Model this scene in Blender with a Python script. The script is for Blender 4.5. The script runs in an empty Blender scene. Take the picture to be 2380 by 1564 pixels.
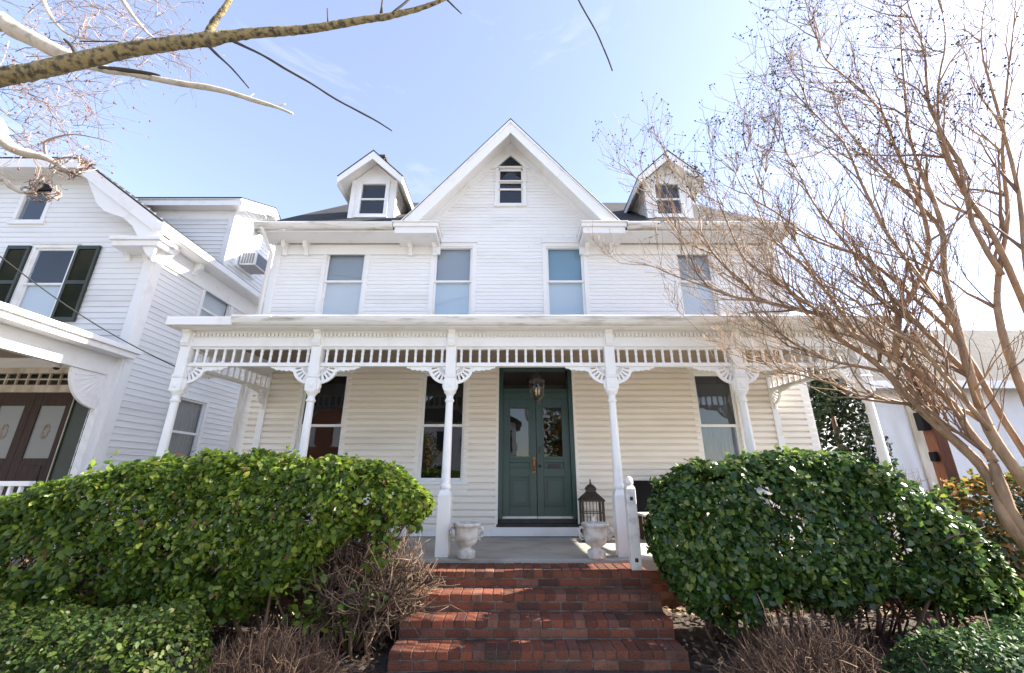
import bpy, math, random
import numpy as np
from mathutils import Vector, Matrix, noise
rnd = random.Random(7)
nr = np.random.default_rng(11)
scene = bpy.context.scene
col = scene.collection
R = math.radians

# ------------------------------------------------------------------ camera
FPX, W, H = 975.0, 2380.0, 1564.0          # focal length measured in photo units
PITCH = R(18.7); CZ = 1.75
cp, sp_ = math.cos(PITCH), math.sin(PITCH)
def ray(u, v):
    a, b = (u - W/2)/FPX, (H/2 - v)/FPX
    return Vector((a, cp - b*sp_, sp_ + b*cp))
def P(u, v, Y):                             # point seen at (u,v) at distance Y in front
    d = ray(u, v); t = Y/d.y
    return Vector((d.x*t, Y, CZ + d.z*t))
def PX(u, v, X):
    d = ray(u, v); t = X/d.x
    return Vector((X, d.y*t, CZ + d.z*t))
cam_d = bpy.data.cameras.new('camera'); cam = bpy.data.objects.new('camera', cam_d); col.objects.link(cam)
cam.location = (0, 0, CZ); cam.rotation_euler = (R(90) + PITCH, 0, 0)
cam_d.sensor_width = 36; cam_d.lens = 36*FPX/W; cam_d.clip_end = 3000; cam_d.clip_start = .05
scene.camera = cam

# ------------------------------------------------------------------ light
SUN_EL, SUN_AZ = R(34), R(87.5)               # azimuth clockwise from +Y (the way the camera looks)
w = bpy.data.worlds.new('World'); scene.world = w; w.use_nodes = True
nt = w.node_tree; bg = nt.nodes['Background']
sky = nt.nodes.new('ShaderNodeTexSky'); sky.sky_type = 'NISHITA'; sky.sun_disc = False
sky.sun_elevation = SUN_EL; sky.sun_rotation = SUN_AZ
sky.air_density = 1.0; sky.dust_density = .7; sky.ozone_density = 1.6; sky.altitude = 0
tin = nt.nodes.new('ShaderNodeMix'); tin.data_type = 'RGBA'; tin.blend_type = 'MULTIPLY'; tin.inputs[0].default_value = 1
nt.links.new(sky.outputs[0], tin.inputs[6]); tin.inputs[7].default_value = (.90, .82, .82, 1)
tcw = nt.nodes.new('ShaderNodeTexCoord'); mpw = nt.nodes.new('ShaderNodeMapping'); mpw.inputs['Scale'].default_value = (1.2, 1.2, 4.5)
cn = nt.nodes.new('ShaderNodeTexNoise'); cn.inputs['Scale'].default_value = 2.6; cn.inputs['Detail'].default_value = 9; cn.inputs['Roughness'].default_value = .62; cn.inputs['Distortion'].default_value = .4
nt.links.new(tcw.outputs['Generated'], mpw.inputs[0]); nt.links.new(mpw.outputs[0], cn.inputs[0])
cmr = nt.nodes.new('ShaderNodeMapRange'); cmr.inputs[1].default_value = .60; cmr.inputs[2].default_value = .82; cmr.inputs[4].default_value = .5; nt.links.new(cn.outputs[0], cmr.inputs[0])
cmx = nt.nodes.new('ShaderNodeMix'); cmx.data_type = 'RGBA'; nt.links.new(cmr.outputs[0], cmx.inputs[0]); nt.links.new(tin.outputs[2], cmx.inputs[6]); cmx.inputs[7].default_value = (2.3, 2.35, 2.5, 1)
hz = nt.nodes.new('ShaderNodeMix'); hz.data_type = 'RGBA'; hz.inputs[0].default_value = .24; nt.links.new(cmx.outputs[2], hz.inputs[6]); hz.inputs[7].default_value = (1.42, 1.36, 1.50, 1)   # thin even haze
nt.links.new(hz.outputs[2], bg.inputs[0]); bg.inputs[1].default_value = .14
sl = bpy.data.lights.new('sun', 'SUN'); sl.energy = 5.0; sl.angle = R(.5); sl.color = (1, .93, .82)
so = bpy.data.objects.new('sun', sl); col.objects.link(so)
sd = Vector((math.sin(SUN_AZ)*math.cos(SUN_EL), math.cos(SUN_AZ)*math.cos(SUN_EL), math.sin(SUN_EL)))
so.rotation_euler = sd.to_track_quat('Z', 'Y').to_euler(); so.location = sd*60
vs = scene.view_settings; vs.view_transform = 'Standard'; vs.look = 'None'; vs.exposure = 2.12; vs.gamma = 1

# ------------------------------------------------------------------ materials
def mat(name, c, rough=.6, c2=None, scale=6, det=6, lo=.4, hi=.65, bump=0, bscale=40, spec=.5, metal=0, stretch=None, island=None, trans=0):
    m = bpy.data.materials.new(name); m.use_nodes = True; n = m.node_tree.nodes; l = m.node_tree.links
    b = n['Principled BSDF']; b.inputs['Roughness'].default_value = rough
    b.inputs['Specular IOR Level'].default_value = spec; b.inputs['Metallic'].default_value = metal
    b.inputs['Base Color'].default_value = (*c, 1)
    tc = n.new('ShaderNodeTexCoord'); mp = n.new('ShaderNodeMapping'); l.new(tc.outputs['Object'], mp.inputs[0])
    if stretch: mp.inputs['Scale'].default_value = stretch
    last = None
    if island:
        g = n.new('ShaderNodeNewGeometry'); cr = n.new('ShaderNodeValToRGB'); l.new(g.outputs['Random Per Island'], cr.inputs[0])
        e = cr.color_ramp.elements
        while len(e) < len(island): e.new(.5)
        for i, (p, cc) in enumerate(island): e[i].position = p; e[i].color = (*cc, 1)
        last = cr.outputs[0]
    if c2:
        nz = n.new('ShaderNodeTexNoise'); nz.inputs['Scale'].default_value = scale; nz.inputs['Detail'].default_value = det
        l.new(mp.outputs[0], nz.inputs[0])
        mr = n.new('ShaderNodeMapRange'); mr.inputs[1].default_value = lo; mr.inputs[2].default_value = hi; l.new(nz.outputs[0], mr.inputs[0])
        mx = n.new('ShaderNodeMix'); mx.data_type = 'RGBA'; l.new(mr.outputs[0], mx.inputs[0])
        if last: l.new(last, mx.inputs[6])
        else: mx.inputs[6].default_value = (*c, 1)
        mx.inputs[7].default_value = (*c2, 1); last = mx.outputs[2]
    if last: l.new(last, b.inputs['Base Color'])
    if bump:
        nb = n.new('ShaderNodeTexNoise'); nb.inputs['Scale'].default_value = bscale; nb.inputs['Detail'].default_value = 8
        l.new(mp.outputs[0], nb.inputs[0])
        bp = n.new('ShaderNodeBump'); bp.inputs['Strength'].default_value = bump; bp.inputs['Distance'].default_value = .02
        l.new(nb.outputs[0], bp.inputs['Height']); l.new(bp.outputs[0], b.inputs['Normal'])
    if trans:
        t = n.new('ShaderNodeBsdfTranslucent'); ms = n.new('ShaderNodeMixShader'); ms.inputs[0].default_value = trans
        if last: l.new(last, t.inputs[0])
        else: t.inputs[0].default_value = (*c, 1)
        hs = n.new('ShaderNodeHueSaturation'); hs.inputs['Value'].default_value = 2.3; hs.inputs['Hue'].default_value = .485
        if last: l.new(last, hs.inputs['Color'])
        else: hs.inputs['Color'].default_value = (*c, 1)
        l.new(hs.outputs[0], t.inputs[0])
        l.new(b.outputs[0], ms.inputs[1]); l.new(t.outputs[0], ms.inputs[2]); l.new(ms.outputs[0], n['Material Output'].inputs[0])
    return m
def glass_mat(name, tint=(.75, .8, .85), ior=1.75, wave=.02):
    m = bpy.data.materials.new(name); m.use_nodes = True; n = m.node_tree.nodes; l = m.node_tree.links
    n.remove(n['Principled BSDF'])
    t = n.new('ShaderNodeBsdfTransparent'); t.inputs[0].default_value = (*tint, 1)
    g = n.new('ShaderNodeBsdfGlossy'); g.inputs['Roughness'].default_value = .015; g.inputs[0].default_value = (1, 1, 1, 1)
    f = n.new('ShaderNodeFresnel'); f.inputs[0].default_value = ior
    tc = n.new('ShaderNodeTexCoord'); nz = n.new('ShaderNodeTexNoise'); nz.inputs['Scale'].default_value = 3
    l.new(tc.outputs['Object'], nz.inputs[0]); bp = n.new('ShaderNodeBump'); bp.inputs['Strength'].default_value = wave; bp.inputs['Distance'].default_value = .05
    l.new(nz.outputs[0], bp.inputs['Height']); l.new(bp.outputs[0], g.inputs['Normal'])
    ge = n.new('ShaderNodeNewGeometry'); su = n.new('ShaderNodeMath'); su.operation = 'SUBTRACT'; su.inputs[0].default_value = 1; l.new(ge.outputs['Backfacing'], su.inputs[1])
    mu = n.new('ShaderNodeMath'); mu.operation = 'MULTIPLY'; l.new(f.outputs[0], mu.inputs[0]); l.new(su.outputs[0], mu.inputs[1])
    ms = n.new('ShaderNodeMixShader'); l.new(mu.outputs[0], ms.inputs[0]); l.new(t.outputs[0], ms.inputs[1]); l.new(g.outputs[0], ms.inputs[2])
    l.new(ms.outputs[0], n['Material Output'].inputs[0]); return m
def shingle_mat(name, a, b, rot=0):
    m = mat(name, a, .9, b, 3, 8, .35, .7, .5, 120)
    n = m.node_tree.nodes; l = m.node_tree.links; bs = n['Principled BSDF']
    tc = n.new('ShaderNodeTexCoord'); mp = n.new('ShaderNodeMapping'); mp.inputs['Rotation'].default_value = (R(90), 0, rot)
    l.new(tc.outputs['Object'], mp.inputs[0]); bk = n.new('ShaderNodeTexBrick'); l.new(mp.outputs[0], bk.inputs[0])
    bk.inputs['Scale'].default_value = 1; bk.inputs['Brick Width'].default_value = .3; bk.inputs['Row Height'].default_value = .11; bk.inputs['Mortar Size'].default_value = .006
    bk.inputs['Color1'].default_value = (1, 1, 1, 1); bk.inputs['Color2'].default_value = (.55, .55, .58, 1); bk.inputs['Mortar'].default_value = (.3, .3, .3, 1)
    old = bs.inputs['Base Color'].links[0].from_socket
    mx = n.new('ShaderNodeMix'); mx.data_type = 'RGBA'; mx.blend_type = 'MULTIPLY'; mx.inputs[0].default_value = 1
    l.new(old, mx.inputs[6]); l.new(bk.outputs[0], mx.inputs[7]); l.new(mx.outputs[2], bs.inputs['Base Color']); return m
M = {}
M['siding'] = mat('siding_paint', (.85, .84, .835), .5, (.74, .72, .69), 1.3, 8, .5, .8, .06, 60, stretch=(.5, .5, 2.2))
M['siding_warm'] = mat('siding_paint_warm_bounce', (.86, .80, .71), .5, (.74, .67, .57), 1.3, 8, .5, .8, .06, 60, stretch=(.5, .5, 2.2))  # siding paint with the porch's warm bounce light mixed into the colour
M['siding_n'] = mat('neighbour_siding_paint', (.80, .80, .80), .55, (.66, .65, .63), 1.1, 8, .5, .8, .06, 60, stretch=(.5, .5, 2.2))
M['white'] = mat('white_trim_paint', (.84, .835, .825), .42, (.70, .67, .61), 3.5, 8, .56, .82, .05, 50)
M['old_white'] = mat('weathered_white_paint', (.70, .69, .65), .7, (.40, .37, .31), 7, 10, .5, .75, .3, 60)
M['ceiling'] = mat('porch_ceiling_paint', (.31, .245, .185), .7, (.26, .205, .155), 2, 5)
M['green'] = mat('dark_green_paint', (.024, .062, .056), .3, (.018, .046, .042), 2, 5, .4, .7, .04, 80)
M['shutter'] = mat('shutter_green_paint', (.016, .024, .014), .5, (.03, .035, .018), 3, 5)
M['shingle'] = shingle_mat('dark_shingles', (.020, .020, .024), (.034, .032, .034))
M['shingle_g'] = shingle_mat('grey_shingles', (.035, .033, .034), (.055, .051, .050))
M['roofmetal'] = mat('porch_roofing', (.07, .07, .075), .6, (.11, .105, .10), 4)
M['concrete'] = mat('porch_concrete', (.42, .395, .345), .75, (.28, .26, .22), 2.5, 9, .4, .75, .15, 90)
M['mortar'] = mat('mortar', (.20, .175, .145), .95, (.07, .062, .05), 9, 8, .35, .7, .4, 70)
BR = [(0, (.085, .036, .026)), (.3, (.150, .050, .030)), (.7, (.205, .068, .038)), (.9, (.140, .064, .047)), (1, (.23, .10, .064))]
M['brick'] = mat('red_brick', (.2, .06, .04), .85, (.052, .042, .030), 4, 10, .50, .78, .6, 60, island=BR, spec=.25)
M['brick_n'] = mat('orange_brick', (.34, .13, .07), .85, (.26, .10, .06), 8)
M['stone'] = mat('urn_stone', (.62, .60, .56), .85, (.33, .31, .28), 9, 10, .45, .72, .5, 60)
M['black'] = mat('black_metal', (.012, .012, .013), .45, (.03, .026, .022), 12)
M['matt_black'] = mat('matt_black_paint', (.008, .008, .009), .85, spec=.1)
M['bronze'] = mat('dark_bronze', (.035, .026, .02), .5, (.06, .045, .035), 20)
M['copper'] = mat('old_brass', (.34, .15, .06), .4, (.16, .07, .035), 30, metal=.8)
M['glass'] = glass_mat('window_glass')
M['glass2'] = glass_mat('shaded_window_glass', (.90, .93, .95), 1.55, .012)
M['lampglass'] = glass_mat('seeded_lamp_glass', (.85, .74, .62), 1.5, .3)
M['shade_hi'] = mat('blue_grey_shade', (.42, .44, .47), .8, (.39, .41, .44), .8, 3)
M['shade_lo'] = mat('pale_roller_shade', (.70, .76, .80), .8, (.62, .70, .76), .8, 3)
M['shade_bl'] = mat('blue_shade', (.27, .41, .50), .8, (.25, .38, .47), .8, 3)
M['shade_wh'] = mat('off_white_shade', (.80, .79, .79), .8, (.72, .72, .74), .8, 3)
M['curtain'] = mat('lace_curtain', (.42, .42, .39), .9, (.25, .25, .235), 5, 6, .4, .7, .3, 20, stretch=(9, 1, .6))
M['screen'] = mat('grey_window_screen', (.16, .145, .13), .9, (.12, .11, .10), 1.2)
M['curtain_g'] = mat('grey_curtain', (.36, .34, .31), .9, (.22, .21, .20), 5, 6, .4, .7, .3, 20, stretch=(1, 9, .6))
M['dirty'] = mat('stained_gutter_paint', (.74, .73, .70), .5, (.36, .32, .26), 4, 10, .50, .74, .08, 50, stretch=(.6, 1, 5))
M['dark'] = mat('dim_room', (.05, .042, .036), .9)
M['paper'] = mat('frosted_door_glass', (.20, .195, .18), .4)
M['wood'] = mat('brown_varnished_wood', (.030, .014, .009), .75, (.055, .026, .016), 4, 6, .4, .7, stretch=(12, 12, 1))
M['rust'] = mat('rusty_brown_wood', (.12, .040, .018), .9, (.065, .026, .015), 6, 8, .4, .7, .3, 50, stretch=(5, 5, .6))
M['stucco'] = mat('white_stucco', (.76, .77, .80), .9, (.60, .585, .56), 1.5, 9, .5, .8, .15, 60, stretch=(1.5, 1.5, .35))
M['tan'] = mat('stained_corner_board', (.66, .60, .50), .8, (.45, .38, .29), 3, 8, stretch=(2, 2, .5))
M['acgrey'] = mat('conditioner_plastic', (.62, .62, .62), .5)
M['acdark'] = mat('conditioner_grille', (.16, .17, .20), .6)
M['cable'] = mat('black_cable', (.012, .012, .014), .6)
M['soil'] = mat('mulch_soil', (.030, .021, .016), .95, (.07, .05, .036), 11, 10, .4, .68, .9, 35)
M['asphalt'] = mat('asphalt', (.17, .165, .16), .9, (.13, .13, .13), 5)
M['pavement'] = mat('pale_pavement', (.58, .56, .53), .9, (.48, .46, .43), 2)
M['lawn'] = mat('winter_lawn', (.14, .125, .055), .95, (.09, .10, .04), 2)
LG = [(0, (.024, .050, .008)), (.3, (.060, .112, .013)), (.62, (.105, .175, .020)), (.88, (.19, .25, .032)), (.97, (.32, .35, .06)), (.985, (.20, .12, .05)), (1, (.16, .08, .04))]
M['leaf'] = mat('hedge_leaf', (.04, .1, .02), .38, island=LG, trans=.40, spec=.35)
LD = [(0, (.012, .036, .010)), (.35, (.030, .072, .015)), (.75, (.060, .118, .022)), (.96, (.13, .19, .035)), (1, (.20, .22, .05))]
M['leafd'] = mat('dark_glossy_leaf', (.03, .08, .02), .27, island=LD, trans=.25, spec=.42)
LB = [(0, (.014, .030, .007)), (.5, (.042, .080, .014)), (.85, (.090, .125, .022)), (1, (.11, .105, .035))]
M['leafb'] = mat('boxwood_leaf', (.06, .1, .02), .5, island=LB, trans=.28, spec=.25)
LB2 = [(0, (.012, .032, .012)), (.5, (.030, .075, .022)), (1, (.085, .13, .04))]
M['leafb2'] = mat('dark_boxwood_leaf', (.04, .08, .02), .5, island=LB2, trans=.22, spec=.25)
LO = [(0, (.02, .05, .012)), (.6, (.07, .10, .02)), (.75, (.22, .12, .03)), (1, (.34, .18, .04))]
M['leafo'] = mat('orange_and_green_leaf', (.2, .1, .02), .4, island=LO, trans=.35)
LE = [(0, (.007, .014, .008)), (.6, (.015, .026, .013)), (1, (.032, .044, .020))]
M['leafe'] = mat('evergreen_leaf', (.03, .06, .02), .8, island=LE, trans=.12, spec=.1)
LL = [(0, (.06, .032, .018)), (.4, (.13, .075, .04)), (.75, (.24, .16, .09)), (1, (.42, .33, .21))]
M['litter'] = mat('dry_fallen_leaf', (.2, .1, .05), .7, island=LL, trans=.15)
M['twig'] = mat('brown_twig', (.10, .055, .036), .8, island=[(0, (.05, .028, .02)), (.6, (.11, .062, .04)), (1, (.22, .14, .09))])
M['hedgetwig'] = mat('bare_hedge_twig', (.2, .13, .08), .85, island=[(0, (.045, .026, .018)), (.55, (.12, .075, .048)), (1, (.28, .20, .13))])
M['drytwig'] = mat('dry_reddish_twig', (.14, .065, .04), .85, island=[(0, (.045, .024, .016)), (.6, (.12, .064, .038)), (1, (.25, .17, .105))])
M['crape'] = mat('crape_myrtle_bark', (.36, .225, .125), .65, (.20, .125, .075), 6, 8, .35, .7, .4, 25, stretch=(3, 3, 1))
M['crapetw'] = mat('crape_myrtle_twig', (.15, .088, .058), .8, island=[(0, (.16, .10, .068)), (.6, (.29, .185, .115)), (1, (.42, .28, .165))])
M['capsule'] = mat('seed_capsule', (.035, .025, .022), .8)
M['mossbark'] = mat('mossy_bark', (.27, .215, .105), .95, (.055, .047, .034), 18, 12, .44, .64, 1.0, 45)
M['palebark'] = mat('pale_bark', (.50, .44, .36), .85, (.28, .24, .19), 8, 8, .5, .75, .4, 40)
M['darktwig'] = mat('dark_twig', (.045, .036, .03), .85)
M['paletwig'] = mat('pale_twig', (.25, .18, .15), .85, island=[(0, (.13, .085, .075)), (.5, (.26, .19, .155)), (1, (.42, .32, .26))])
M['bud'] = mat('red_bud', (.14, .05, .04), .7)

# ------------------------------------------------------------------ object helpers
ORG = {}
r_j = random.Random(99)
def tag(o, label=None, cat=None, group=None, kind=None):
    if label: o['label'] = label
    if cat: o['category'] = cat
    if group: o['group'] = group
    if kind: o['kind'] = kind
    return o
def thing(name, loc, label, cat, group=None):
    o = bpy.data.objects.new(name, None); o.location = loc; o.empty_display_size = .2
    col.objects.link(o); ORG[o] = Vector(loc); return tag(o, label, cat, group)
def link(o, parent=None):
    col.objects.link(o)
    if parent: o.parent = parent; ORG[o] = ORG[parent]
    else: ORG[o] = Vector((0, 0, 0))
    return o
class MB:
    def __init__(s): s.v = []; s.f = []; s.mi = []; s.sm = []; s.cur = 0; s.smooth = False
    def add(s, vs, fs, sm=None):
        b = len(s.v); s.v += [tuple(p) for p in vs]
        for f in fs: s.f.append(tuple(i + b for i in f)); s.mi.append(s.cur); s.sm.append(s.smooth if sm is None else sm)
    def box(s, x0, x1, y0, y1, z0, z1):
        s.add([(x0,y0,z0),(x1,y0,z0),(x1,y1,z0),(x0,y1,z0),(x0,y0,z1),(x1,y0,z1),(x1,y1,z1),(x0,y1,z1)],
              [(0,3,2,1),(4,5,6,7),(0,1,5,4),(1,2,6,5),(2,3,7,6),(3,0,4,7)], False)
    def obox(s, c, a, b, d):                 # centre and three half-axes
        c, a, b, d = map(Vector, (c, a, b, d))
        s.add([c-a-b-d, c+a-b-d, c+a+b-d, c-a+b-d, c-a-b+d, c+a-b+d, c+a+b+d, c-a+b+d],
              [(0,3,2,1),(4,5,6,7),(0,1,5,4),(1,2,6,5),(2,3,7,6),(3,0,4,7)], False)
    def prism(s, poly, ax, d0, d1):          # poly of 2-D points extruded along axis ax
        n = len(poly)
        def mk(p, d): return {'x': (d, p[0], p[1]), 'y': (p[0], d, p[1]), 'z': (p[0], p[1], d)}[ax]
        s.add([mk(p, d0) for p in poly] + [mk(p, d1) for p in poly],
              [tuple(range(n))[::-1], tuple(range(n, 2*n))] + [(i, (i+1) % n, n+(i+1) % n, n+i) for i in range(n)], False)
    def slab(s, pts, th):                    # planar polygon in 3-D given thickness along -normal
        pts = [Vector(p) for p in pts]; nrm = (pts[1]-pts[0]).cross(pts[2]-pts[0]).normalized()
        n = len(pts); s.add(pts + [p - nrm*th for p in pts], [tuple(range(n)), tuple(range(n, 2*n))[::-1]] + [(i, n+i, n+(i+1) % n, (i+1) % n) for i in range(n)], False)
    def lathe(s, prof, c, n=16, caps=True, sq=False):
        c = Vector(c); rings = []; vs = []
        for r, z in prof:
            for k in range(n):
                a = 2*math.pi*(k+.5)/n
                vs.append((c.x + r*math.cos(a), c.y + r*math.sin(a), c.z + z))
        fs = [(i*n+k, i*n+(k+1) % n, (i+1)*n+(k+1) % n, (i+1)*n+k) for i in range(len(prof)-1) for k in range(n)]
        if caps: fs += [tuple(range(n))[::-1], tuple(range((len(prof)-1)*n, len(prof)*n))]
        s.add(vs, fs, not sq)
    def tube(s, pts, rad, n=6, rough=0):
        pts = [Vector(p) for p in pts]; vs = []; up = Vector((.31, .2, .93))
        for i, p in enumerate(pts):
            t = (pts[min(i+1, len(pts)-1)] - pts[max(i-1, 0)])
            if t.length < 1e-6: t = Vector((0, 0, 1))
            t.normalize(); a = t.cross(up)
            if a.length < .05: a = t.cross(Vector((1, 0, 0)))
            a.normalize(); b = t.cross(a); r = rad[i] if not isinstance(rad, (int, float)) else rad
            for k in range(n):
                g = 2*math.pi*k/n; q = r*(1+rough*r_j.uniform(-1, 1)) if rough else r; vs.append(p + a*(q*math.cos(g)) + b*(q*math.sin(g)))
        fs = [(i*n+k, i*n+(k+1) % n, (i+1)*n+(k+1) % n, (i+1)*n+k) for i in range(len(pts)-1) for k in range(n)]
        fs += [tuple(range(n))[::-1], tuple(range((len(pts)-1)*n, len(pts)*n))]
        s.add(vs, fs, True)
    def mesh(s, name, mats, org=Vector((0, 0, 0))):
        me = bpy.data.meshes.new(name)
        me.from_pydata([(x-org.x, y-org.y, z-org.z) for x, y, z in s.v], [], s.f)
        for m in (mats if isinstance(mats, (list, tuple)) else [mats]): me.materials.append(m)
        me.polygons.foreach_set('material_index', s.mi); me.polygons.foreach_set('use_smooth', s.sm); me.update(); return me
    def build(s, name, mats, parent=None, bevel=0):
        o = bpy.data.objects.new(name, s.mesh(name, mats, ORG[parent] if parent else Vector((0, 0, 0))))
        link(o, parent)
        if bevel:
            b = o.modifiers.new('bevel', 'BEVEL'); b.width = bevel; b.segments = 2; b.limit_method = 'ANGLE'; b.angle_limit = R(40)
        return o
def place(name, me, loc, parent, rz=0, sx=1):        # a part sharing mesh data, at a world place
    o = bpy.data.objects.new(name, me); link(o, parent)
    o.location = Vector(loc) - (ORG[parent] if parent else Vector((0, 0, 0))); o.rotation_euler.z = rz; o.scale.x = sx
    ORG[o] = Vector(loc); return o

def lap_wall(mb, o, u, out, L, z0, z1, openings=(), exp=.112, lip=.018, lim=None, cove=False):
    """lapped boards: o start point, u direction along the wall, out its outward normal"""
    o, u, out = Vector(o), Vector(u), Vector(out); z = z0
    while z < z1 - .01:
        zt = min(z + exp, z1); a, b = (0, L) if lim is None else lim((z + zt)/2)
        if b - a > .05:
            cuts = [(max(a, q[0]), min(b, q[1])) for q in openings if q[2] < (z+zt)/2 < q[3] and q[1] > a and q[0] < b]
            segs = []; x = a
            for c0, c1 in sorted(cuts):
                if c0 > x: segs.append((x, c0))
                x = max(x, c1)
            if x < b: segs.append((x, b))
            j = rnd.uniform(-.0025, .0025)
            cut_ = []
            for s0, s1 in segs:                  # butt joints
                while s1 - s0 > 3.7: jx = s0 + r_j.uniform(1.6, 3.5); cut_.append((s0, jx-.0007)); s0 = jx+.0007
                cut_.append((s0, s1))
            for s0, s1 in cut_:
                q = lambda t, zz, d: o + u*t + out*d + Vector((0, 0, zz - o.z))
                if cove:
                    h_ = zt - z; pr_ = [(0, 0), (0, lip+j), (.58*h_, lip+j-.001), (.70*h_, lip*.62+j), (.84*h_, lip*.30), (h_, .001)]
                    vs_ = []
                    for dz_, d_ in pr_: vs_ += [q(s0, z+dz_, d_), q(s1, z+dz_, d_)]
                    mb.add(vs_, [(2*i, 2*i+1, 2*i+3, 2*i+2) for i in range(5)], False); continue
                mb.add([q(s0, z, 0), q(s1, z, 0), q(s1, z, lip+j), q(s0, z, lip+j), q(s1, zt, .002), q(s0, zt, .002)],
                       [(0, 1, 2, 3), (3, 2, 4, 5)] if u.cross(Vector((0, 0, 1))).dot(out) > 0 else [(3, 2, 1, 0), (5, 4, 2, 3)], False)
        z = zt

def leaves(pos, nrm, size, droop=.35, jit=.7, wid=.30):
    """arrays of positions and outward directions -> one vertex and quad array of folded leaves"""
    n = len(pos); d = nrm + nr.normal(0, jit, (n, 3)); d /= np.linalg.norm(d, axis=1)[:, None]
    ax = nr.normal(0, 1, (n, 3)) + np.array([0, 0, -droop]); ax -= (ax*d).sum(1)[:, None]*d; ax /= np.linalg.norm(ax, axis=1)[:, None]
    sd_ = np.cross(d, ax); L = (size*nr.uniform(.5, 1.35, n))[:, None]; wv = L*wid*nr.uniform(.85, 1.3, n)[:, None]
    h = L*.10
    v = np.stack([pos, pos+ax*L*.28+sd_*wv+d*h*.8, pos+ax*L*.68+sd_*wv*.85+d*h*.4, pos+ax*L-d*h*1.2, pos+ax*L*.68-sd_*wv*.85+d*h*.4, pos+ax*L*.28-sd_*wv+d*h*.8, pos+ax*L*.5], 1)
    q = np.array([[0, 1, 2, 6], [6, 2, 3, 4], [0, 6, 4, 5]])
    f = (np.arange(n)*7)[:, None, None] + q[None]
    return v.reshape(-1, 3), f.reshape(-1, 4)
def np_obj(name, v, f, m, parent=None, smooth=False):
    me = bpy.data.meshes.new(name); v = v - (np.array(ORG[parent]) if parent else 0)
    me.vertices.add(len(v)); me.vertices.foreach_set('co', v.astype(np.float32).ravel())
    me.loops.add(f.size); me.loops.foreach_set('vertex_index', f.astype(np.int32).ravel())
    me.polygons.add(len(f)); me.polygons.foreach_set('loop_start', np.arange(0, f.size, f.shape[1], dtype=np.int32))
    me.polygons.foreach_set('loop_total', np.full(len(f), f.shape[1], dtype=np.int32))
    me.materials.append(m); me.update(calc_edges=True); me.validate()
    o = bpy.data.objects.new(name, me); return link(o, parent)

# ------------------------------------------------------------------ ground
def gz(x, y):
    t = min(1, max(0, (y - 3.2)/1.9)); return .36*t*t*(3-2*t)
g = MB(); nx, ny = 90, 70
xs = [-60+120*(i/nx) if False else math.copysign(abs(i/nx*2-1)**2.2, i/nx*2-1)*90 for i in range(nx+1)]
ys = [-90 + 90*(1-((40-j)/40)**2) if j <= 40 else (j-40)**2*.12 for j in range(ny+1)]
vv = [(x, y, gz(x, y) + (.03*noise.noise(Vector((x*1.7, y*1.7, 0))) if y > 0 else 0)) for y in ys for x in xs]
g.add(vv, [(j*(nx+1)+i, j*(nx+1)+i+1, (j+1)*(nx+1)+i+1, (j+1)*(nx+1)+i) for j in range(ny) for i in range(nx)], True)
tag(g.build('ground', M['soil']), kind='structure')
g = MB(); g.box(-80, 80, -4.6, -1.4, -.2, .06); tag(g.build('pavement', M['pavement']), kind='structure')
g = MB(); g.box(-80, 80, -14.5, -4.7, -.3, .045); tag(g.build('road', M['asphalt']), kind='structure')
g = MB(); g.box(-.95, 1.4, -1.35, 3.6, -.2, .05); tag(g.build('path', M['pavement']), kind='structure')
g = MB(); g.box(-80, 80, -40, -14.6, -.2, .055); tag(g.build('lawn', M['lawn']), kind='structure')

# ------------------------------------------------------------------ main house
YW, YP, FZ = 7.5, 5.71, .85
XL, XR = -4.76, 5.3
house = thing('clapboard_house', (.2, 9, .4), 'white two-storey clapboard house with central gable, two dormers and a spindled front porch', 'house')
UPW = [(-3.72, -2.94), (-1.55, -.80), (.69, 1.43), (3.30, 4.00)]
LOW = [(-3.76, -2.98), (-1.60, -.84), (3.30, 4.00)]
UZ0, UZ1, LZ0, LZ1 = 4.58, 6.21, 1.70, 3.57
DX0, DX1, DZ0, DZ1 = -.235, 1.085, 1.0, 3.72
GX, GW0, GW1, GZ0, GZ1, GZ2 = -.03, -.29, .23, 7.23, 8.17, 8.46
RAKE = 2.53/2.15
ops = [(a-XL, b-XL, UZ0, UZ1) for a, b in UPW] + [(a-XL, b-XL, LZ0, LZ1) for a, b in LOW] + [(DX0-XL, DX1-XL, .9, DZ1), (GW0-XL, GW1-XL, GZ0, GZ1+.06)]
def gable_lim(z):
    if z < 6.42: return (0, XR-XL)
    h = max(0, (8.98 - .14 - z)/RAKE); return (GX - h - XL, GX + h - XL)
mb = MB()
lap_wall(mb, (XL, YW, 3.75), (1, 0, 0), (0, -1, 0), XR-XL, 3.75, 8.84, ops, exp=.081, lip=.013, lim=gable_lim, cove=True)
lap_wall(mb, (XL, 15.0, .6), (0, -1, 0), (-1, 0, 0), 7.5, .6, 6.5)
lap_wall(mb, (XR, YW, .6), (0, 1, 0), (1, 0, 0), 7.5, .6, 6.5)
mb.add([(XL, 15, .3), (XR, 15, .3), (XR, 15, 6.5), (XL, 15, 6.5)], [(0, 3, 2, 1)])
for x in (XL, XR): mb.add([(x, YW, 6.45), (x, 15, 6.45), (x, 11.2, 9.8)], [(0, 1, 2)])
mb.build('wall', M['siding'], house)
mb = MB(); lap_wall(mb, (XL, YW, .95), (1, 0, 0), (0, -1, 0), XR-XL, .95, 3.75, ops, exp=.106, lip=.040, cove=True); mb.build('porch_wall', M['siding_warm'], house)
mb = MB(); mb.box(XL+.1, XR-.1, YW+1.3, YW+1.4, .4, 6.3); mb.build('interior_wall', M['dark'], house)
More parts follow.
